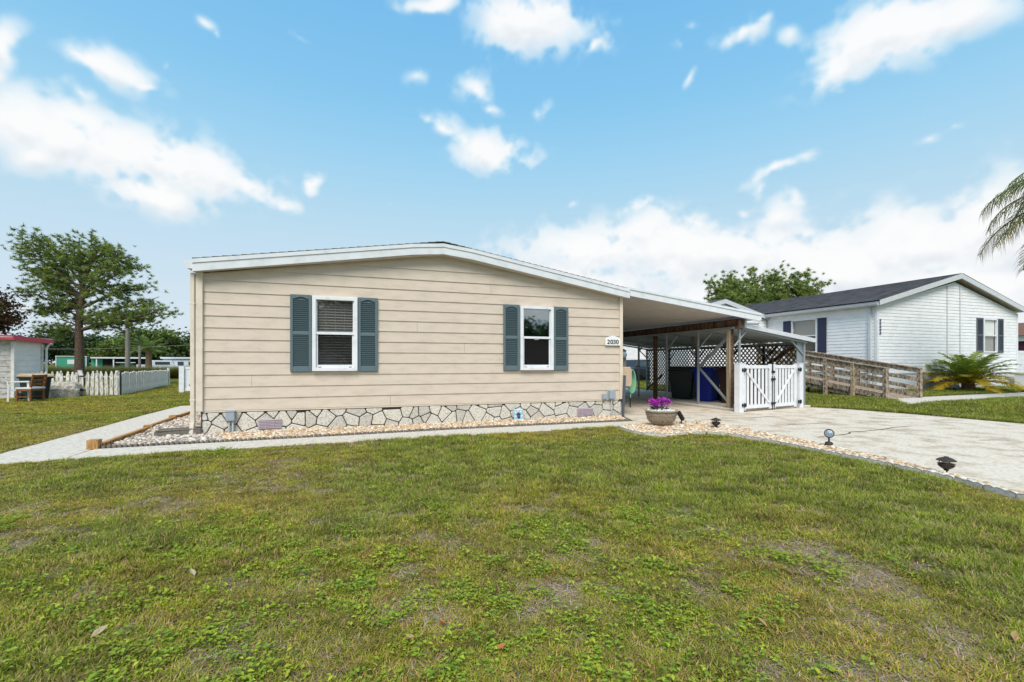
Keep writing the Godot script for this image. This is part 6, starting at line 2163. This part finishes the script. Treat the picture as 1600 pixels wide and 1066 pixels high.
func crown(t: Node3D, leaf: Mesh, spots: PackedVector3Array, tints: Array, clumps: int, jitter: float, size: float) -> void:
	var pl: Array[Transform3D] = []
	var tc := PackedColorArray()
	for k in clumps:
		var o := spots[rng.randi() % spots.size()] + Vector3(rng.randfn(), rng.randfn() * 0.6, rng.randfn()) * jitter
		var s := size * rng.randf_range(0.7, 1.3)
		pl.append(Transform3D(Basis.from_euler(Vector3(rng.randf_range(-0.5, 0.5), rng.randf() * TAU, rng.randf_range(-0.5, 0.5))).scaled(Vector3.ONE * s), o))
		var c: Color = tints[rng.randi() % tints.size()]
		tc.append(c * rng.randf_range(0.75, 1.3))
	scatter("crown", "", "", leaf, M.leaves, pl, tc, t)

# a tree of a given height and crown, its limbs grown at random
func grown_tree(called: String, label: String, group: String, at: Vector3, h: float, cw: float, ch: float, trunk_r: float, leaf: Mesh, tints: Array, clumps: int, size: float, seed_: int, bark: Material, lobes := 14) -> Node3D:
	var t := thing(called, label, "tree", at, 0.0, group)
	rng.seed = seed_
	var tb := MB.new()
	var fork := h - ch * 0.75
	limb(tb, pts([0, -0.1, 0, rng.randf_range(-0.1, 0.1), fork * 0.5, rng.randf_range(-0.1, 0.1), rng.randf_range(-0.2, 0.2), fork, 0.0]), trunk_r, trunk_r * 0.7, 10)
	obj("trunk", tb, bark, t)
	var lb := MB.new()
	var spots := PackedVector3Array()
	for k in lobes:
		var a := TAU * (k + rng.randf() * 0.7) / lobes * 2.4
		var up := sqrt((k + 0.5) / lobes)
		var rad := cw * 0.5 * sqrt(maxf(0.05, 1.0 - pow(up * 1.6 - 0.65, 2.0))) * rng.randf_range(0.55, 0.95)
		var e := Vector3(cos(a) * rad, h - ch + ch * up * rng.randf_range(0.85, 0.98), sin(a) * rad)
		var s := Vector3(0, fork * rng.randf_range(0.85, 1.0), 0)
		var m := s.lerp(e, 0.5) + Vector3(rng.randfn() * 0.2, -ch * 0.06, rng.randfn() * 0.2)
		var p := limb(lb, PackedVector3Array([s, m, e]), trunk_r * 0.42, 0.025, 6)
		for j in 9:
			var o := p[int(rng.randf_range(0.45, 1.0) * (p.size() - 1))]
			var tip := o + Vector3(rng.randfn(), rng.randfn() * 0.6 + 0.2, rng.randfn()).normalized() * cw * rng.randf_range(0.06, 0.17)
			lb.tube(PackedVector3Array([o, tip]), PackedFloat32Array([0.03, 0.008]), 4)
			spots.append(tip)
			spots.append(o.lerp(tip, 0.5))
		spots.append(e)
	obj("limbs", lb, bark, t)
	crown(t, leaf, spots, tints, clumps, cw * 0.055, size)
	return t

func frond_mesh(l: float, leaflets: int, leaf_l: float, a0: float, a1: float, base: Color, tip: Color, seed_: int, hang := 0.5, wide := 0.035) -> ArrayMesh:
	var r := RandomNumberGenerator.new()
	r.seed = seed_
	var b := MB.new()
	b.use_c = true
	b.tint = base.lerp(Color(0.30, 0.30, 0.10), 0.4)
	var p := PackedVector3Array(); var rad := PackedFloat32Array()
	var n := 16
	var at := Vector3.ZERO
	for k in n + 1:
		var f := float(k) / n
		p.append(at); rad.append(lerpf(0.028, 0.006, f) * l / 2.0)
		var a := lerpf(a0, a1, pow(f, 1.25))
		at += Vector3(cos(a), sin(a), 0) * l / n
	b.tube(p, rad, 5)
	for k in leaflets:
		var f := 0.12 + 0.88 * (k + r.randf() * 0.5) / leaflets
		var fi := f * n
		var i := mini(int(fi), n - 1)
		var o := p[i].lerp(p[i + 1], fi - i)
		var fw := (p[i + 1] - p[i]).normalized()
		for s in [-1.0, 1.0]:
			var ll := leaf_l * (0.45 + 0.75 * sin(PI * clampf(f * 0.9 + 0.08, 0.0, 1.0))) * r.randf_range(0.8, 1.15)
			var out := (Vector3(0, 0, s) * 0.85 + fw * 0.62 + Vector3(0, r.randf_range(-0.1, 0.35), 0)).normalized()
			var mid := o + out * ll * 0.5 + Vector3(0, -hang * 0.12 * ll, 0)
			var e := o + out * ll * 0.9 + Vector3(0, -hang * ll * r.randf_range(0.35, 0.7), 0)
			var wd := fw * leaf_l * wide
			b.tint = base.lerp(tip, clampf(f * 0.8 + r.randf_range(-0.25, 0.25), 0.0, 1.0)) * r.randf_range(0.75, 1.25)
			b.quad(o - wd, o + wd, mid + wd, mid - wd, Vector3.UP)
			b.tri(mid - wd, mid + wd, e, Vector3.UP)
	return b.mesh()

func make_trees() -> void:
	var k := 23.0 / F
	# the big pine behind the picket fence: limbs as (across, up) read from the trunk's foot
	var X := func(px: float) -> float: return (px / 4.846 - 124.0) * k
	var Y := func(py: float) -> float: return (567.0 - (340.0 + py / 4.846)) * k + CAM_Y
	var raw := [[600, 900, 500, 866, 350, 856, 230, 870], [600, 850, 540, 800, 470, 780, 380, 700], [605, 640, 420, 660, 300, 700, 220, 720], [605, 620, 480, 530, 320, 440, 150, 410], [605, 590, 520, 500, 450, 340, 330, 250, 230, 140], [620, 480, 560, 330, 450, 130], [622, 470, 680, 300, 700, 150], [630, 560, 720, 470, 850, 350, 900, 240], [630, 580, 850, 490, 1050, 430], [630, 680, 850, 560, 1070, 510], [625, 760, 850, 690, 1000, 650, 1150, 590], [620, 850, 780, 805, 950, 775, 1150, 745, 1300, 690], [622, 850, 800, 800, 1000, 770, 1230, 710], [620, 480, 600, 330, 590, 150], [620, 500, 760, 350, 800, 200], [610, 540, 420, 400, 240, 300, 150, 270], [615, 700, 450, 640, 300, 560], [610, 780, 500, 700, 330, 620], [620, 780, 700, 740, 790, 760], [610, 860, 680, 830, 750, 850], [618, 520, 740, 400, 980, 360], [610, 600, 380, 480, 250, 380], [618, 500, 480, 300, 380, 180], [618, 620, 760, 560, 900, 600], [615, 660, 520, 600, 420, 560], [622, 540, 660, 440, 760, 290, 1000, 330]]
	var limbs := []
	for q in raw:
		var o := []
		for j in range(0, q.size(), 2):
			o.append(X.call(q[j])); o.append(Y.call(q[j + 1]))
		limbs.append(o)
	var needles := needle_mesh(1, 40, 0.17, 0.011)
	var pine_t := [Color(0.22, 0.30, 0.08), Color(0.27, 0.35, 0.09), Color(0.15, 0.22, 0.07), Color(0.34, 0.39, 0.11)]
	var foot := AHEAD * 23.0 + RIGHT * ((124.0 - 800.0) / F * 23.0)
	limb_tree("pine_tree", "tall spreading pine with bare reddish trunk behind the picket fence", "", foot, [0.0, -0.1, 0.0, 1.6, -0.02, 3.4, X.call(610), Y.call(700), X.call(622), Y.call(560), X.call(620), Y.call(460)], [0.225, 0.10], limbs, needles, pine_t, 3000, 0.84, 1.0, 11, M.pine_bark, 0.6)
	# red-leaved tree at the left edge
	var leaf := leaf_mesh(2, 16, 0.35, 0.17)
	var foot2 := AHEAD * 21.0 + RIGHT * ((-28.0 - 800.0) / F * 21.0)
	grown_tree("red_leaf_tree", "small tree with dark red leaves beside the pine", "", foot2, 4.6, 3.9, 2.7, 0.12, leaf, [Color(0.10, 0.035, 0.03), Color(0.15, 0.05, 0.04), Color(0.10, 0.08, 0.03), Color(0.07, 0.05, 0.025)], 420, 0.85, 12, M.bark, 12)

	# trees across the canal
	var big := leaf_mesh(3, 20, 1.0, 0.42)
	var green := [Color(0.12, 0.18, 0.045), Color(0.16, 0.23, 0.06), Color(0.09, 0.14, 0.045), Color(0.22, 0.28, 0.08)]
	var dark := [Color(0.06, 0.11, 0.045), Color(0.085, 0.13, 0.05), Color(0.05, 0.09, 0.04)]
	var far := [
		["round_tree", "round bright green tree across the canal right of the tall pole", 238.0, 84.0, 7.5, 11.5, 6.0, green, 700],
		["round_tree", "leaning green tree next to the tall pole across the canal", 190.0, 86.0, 6.2, 8.5, 5.0, green, 420],
		["round_tree", "dark green tree behind the teal shed left of the pine trunk", 100.0, 96.0, 7.6, 12.0, 6.4, dark, 520],
		["round_tree", "dark green tree behind the teal shed right of the pine trunk", 150.0, 98.0, 6.8, 11.0, 6.0, dark, 480],
		["round_tree", "distant green tree showing just past the beige house corner", 315.0, 88.0, 7.2, 8.5, 6.0, dark, 420],
		["round_tree", "low green tree behind the white shed roof", 30.0, 88.0, 5.6, 12.0, 5.0, dark, 420],
		["round_tree", "dark tree low behind the far carport", 205.0, 106.0, 6.2, 15.0, 5.6, dark, 460],
		["round_tree", "green tree behind the pale blue home", 275.0, 110.0, 5.8, 13.0, 5.2, dark, 420],
	]
	var sd := 20
	for q in far:
		var at: Vector3 = AHEAD * q[3] + RIGHT * ((q[2] - 800.0) / F * q[3])
		grown_tree(q[0], q[1], "trees across the canal", at, q[4], q[5], q[6], 0.22, big, q[7], q[8], 1.25, sd, M.bark, 16)
		sd += 1
	# pine behind the white home
	var pat := AHEAD * 45.0 + RIGHT * ((1195.0 - 800.0) / F * 45.0)
	var kk := 45.0 / F
	var bl := []
	for q in [[-4, -75, -60, -105, -100, -128], [-4, -80, -40, -120, -70, -150], [0, -80, -10, -130, -20, -158], [0, -85, 30, -130, 50, -155], [4, -75, 60, -115, 92, -140], [0, -70, 50, -95, 96, -118], [0, -70, -60, -95, -95, -110], [0, -90, 15, -130, 20, -160], [0, -80, 40, -110, 75, -128], [0, -70, -40, -100, -75, -118], [0, -90, -30, -120, -45, -140], [0, -70, 30, -90, 60, -105]]:
		var o := []
		for j in range(0, q.size(), 2):
			o.append(q[j] * kk); o.append(-q[j + 1] * kk * 0.91 + CAM_Y - 0.2)
		bl.append(o)
	limb_tree("pine_tree", "broad flat-topped pine standing behind the white home", "", pat, [0.0, -0.1, 0.0, 3.5, 0.0, 6.4], [0.3, 0.2], bl, needle_mesh(5, 40, 0.32, 0.024), pine_t, 3000, 1.45, 1.0, 13, M.pine_bark)

	# palm across the canal
	var pf := AHEAD * 50.0 + RIGHT * ((232.0 - 800.0) / F * 50.0)
	palm("far_palm", "palm with brown trunk across the canal beside the short pole", pf, 2.6, 0.28, 22, 2.3, 0.55, Color(0.14, 0.21, 0.06), Color(0.20, 0.27, 0.08), 51, 26, 0.55)
	# the low yellowing palm by the white home
	palm("low_palm", "low bushy palm with yellowing lower fronds in front of the white home", Vector3(22.5, 0.1, -10.95), 0.38, 0.20, 44, 1.6, 0.36, Color(0.22, 0.32, 0.06), Color(0.28, 0.36, 0.08), 52, 36, 0.3, true)
	# tall queen palm whose fronds hang in at the right edge
	var qp := AHEAD * 13.0 + RIGHT * ((1710.0 - 800.0) / F * 13.0)
	palm("queen_palm", "tall feathery palm with drooping fronds at the right edge", qp, 6.15, 0.17, 26, 2.9, 0.55, Color(0.08, 0.12, 0.035), Color(0.16, 0.18, 0.05), 53, 44, 1.6)

	# weeds along the canal bank
	rng.seed = 88
	var pl: Array[Transform3D] = []
	var tc := PackedColorArray()
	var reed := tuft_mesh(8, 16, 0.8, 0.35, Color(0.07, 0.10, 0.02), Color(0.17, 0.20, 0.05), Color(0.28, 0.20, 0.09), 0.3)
	for j in 2600:
		var dep := rng.randf_range(37.0, 42.0)
		var lat := rng.randf_range(-1.25, -0.55) * dep
		var p := AHEAD * dep + RIGHT * lat
		var s := rng.randf_range(0.7, 1.25)
		pl.append(Transform3D(Basis(Vector3.UP, rng.randf() * TAU).scaled(Vector3(s * 5.0, s, s * 5.0)), p))
		tc.append(Color(1, 1, 1) * rng.randf_range(0.6, 1.1))
	scatter("canal_reeds", "tall olive weeds along the far end of the side yard", "weeds", reed, M.grass, pl, tc)

	# what the window panes mirror: trees and a roof across the street, behind the camera
	grown_tree("street_tree", "leafy tree across the street left of the dark roof", "trees across the street", Vector3(-0.5, 0, 22.0), 6.6, 7.0, 5.0, 0.25, big, dark, 600, 0.9, 61, M.bark, 16)
	grown_tree("street_tree", "leafy tree across the street just right of the dark roof", "trees across the street", Vector3(14.0, 0, 24.0), 5.6, 6.0, 4.4, 0.25, big, dark, 600, 0.9, 62, M.bark, 16)
	grown_tree("street_tree", "lower leafy tree across the street facing the driveway", "trees across the street", Vector3(19.5, 0, 26.0), 5.0, 8.0, 4.0, 0.25, big, dark, 600, 0.9, 63, M.bark, 16)
	var oh := thing("opposite_home", "low home with dark gabled roof across the street", "house", Vector3(10.2, 0, 19.0))
	box("wall", oh, Vector3(7.0, 2.6, 10.0), Vector3(0, 1.3, 5.0), M.far_white)
	var rf := MB.new()
	rf.slab(p2([-3.9, 0, 3.9, 0, 0, 1.2]), Transform3D(Basis.IDENTITY, Vector3(0, 2.6, -0.4)), 10.8, 0.0)
	obj("roof", rf, M.far_dark, oh)
	for x in [-1.8, 1.8]:
		box("window", oh, Vector3(1.0, 1.2, 0.06), Vector3(x, 1.5, -0.03), M.far_dark)

func palm(called: String, label: String, at: Vector3, h: float, r: float, fronds: int, l: float, leaf_l: float, base: Color, tip: Color, seed_: int, leaflets: int, hang: float, yellow := false) -> void:
	var t := thing(called, label, "palm", at)
	rng.seed = seed_
	var tb := MB.new()
	var p := PackedVector3Array(); var rad := PackedFloat32Array()
	var n := maxi(6, int(h / 0.14))
	for k in n + 1:
		var f := float(k) / n
		p.append(Vector3(sin(f * 2.0) * 0.03 * h * 0.2, h * f - 0.05, 0)); rad.append(r * lerpf(1.15, 0.9, f) * (1.0 + 0.07 * (k % 2)))
	tb.tube(p, rad, 12)
	obj("trunk", tb, M.palm_trunk, t)
	for k in fronds:
		var f := float(k) / fronds
		var a := k * 2.39996 + rng.randf_range(-0.2, 0.2)
		var pitch := lerpf(1.4, 0.10, pow(f, 0.85))
		if h > 3.0: pitch = lerpf(1.3, -0.35, f)
		var c0 := base; var c1 := tip
		if yellow and f > 0.58:
			c0 = Color(0.66, 0.47, 0.04); c1 = Color(0.72, 0.48, 0.03)
		elif yellow and f > 0.45:
			c0 = Color(0.32, 0.36, 0.05); c1 = Color(0.55, 0.44, 0.05)
		elif yellow:
			c0 = base.lerp(tip, rng.randf()); c1 = Color(0.30, 0.36, 0.07)
		if h > 3.0 and f > 0.6:
			c1 = Color(0.32, 0.23, 0.06)
		var m := frond_mesh(l * rng.randf_range(0.85, 1.1), leaflets, leaf_l, pitch, pitch - 0.95 if h < 3.0 else -1.35 + rng.randf_range(-0.2, 0.2), c0, c1, seed_ * 100 + k, hang, 0.06 if h < 1.0 else (0.035 if h < 3.0 else 0.024))
		var o := obj("frond", m, M.leaves, t)
		o.transform = Transform3D(Basis(Vector3.UP, a), Vector3(0, h - 0.06, 0))
func _ready() -> void:
	make_view_and_light()
	make_materials()
	make_ground()
	make_house()
	make_carport()
	make_gate()
	make_neighbour()
	make_left_yard()
	make_trees()
	make_beds()
	make_garden_things()
	make_lawn()
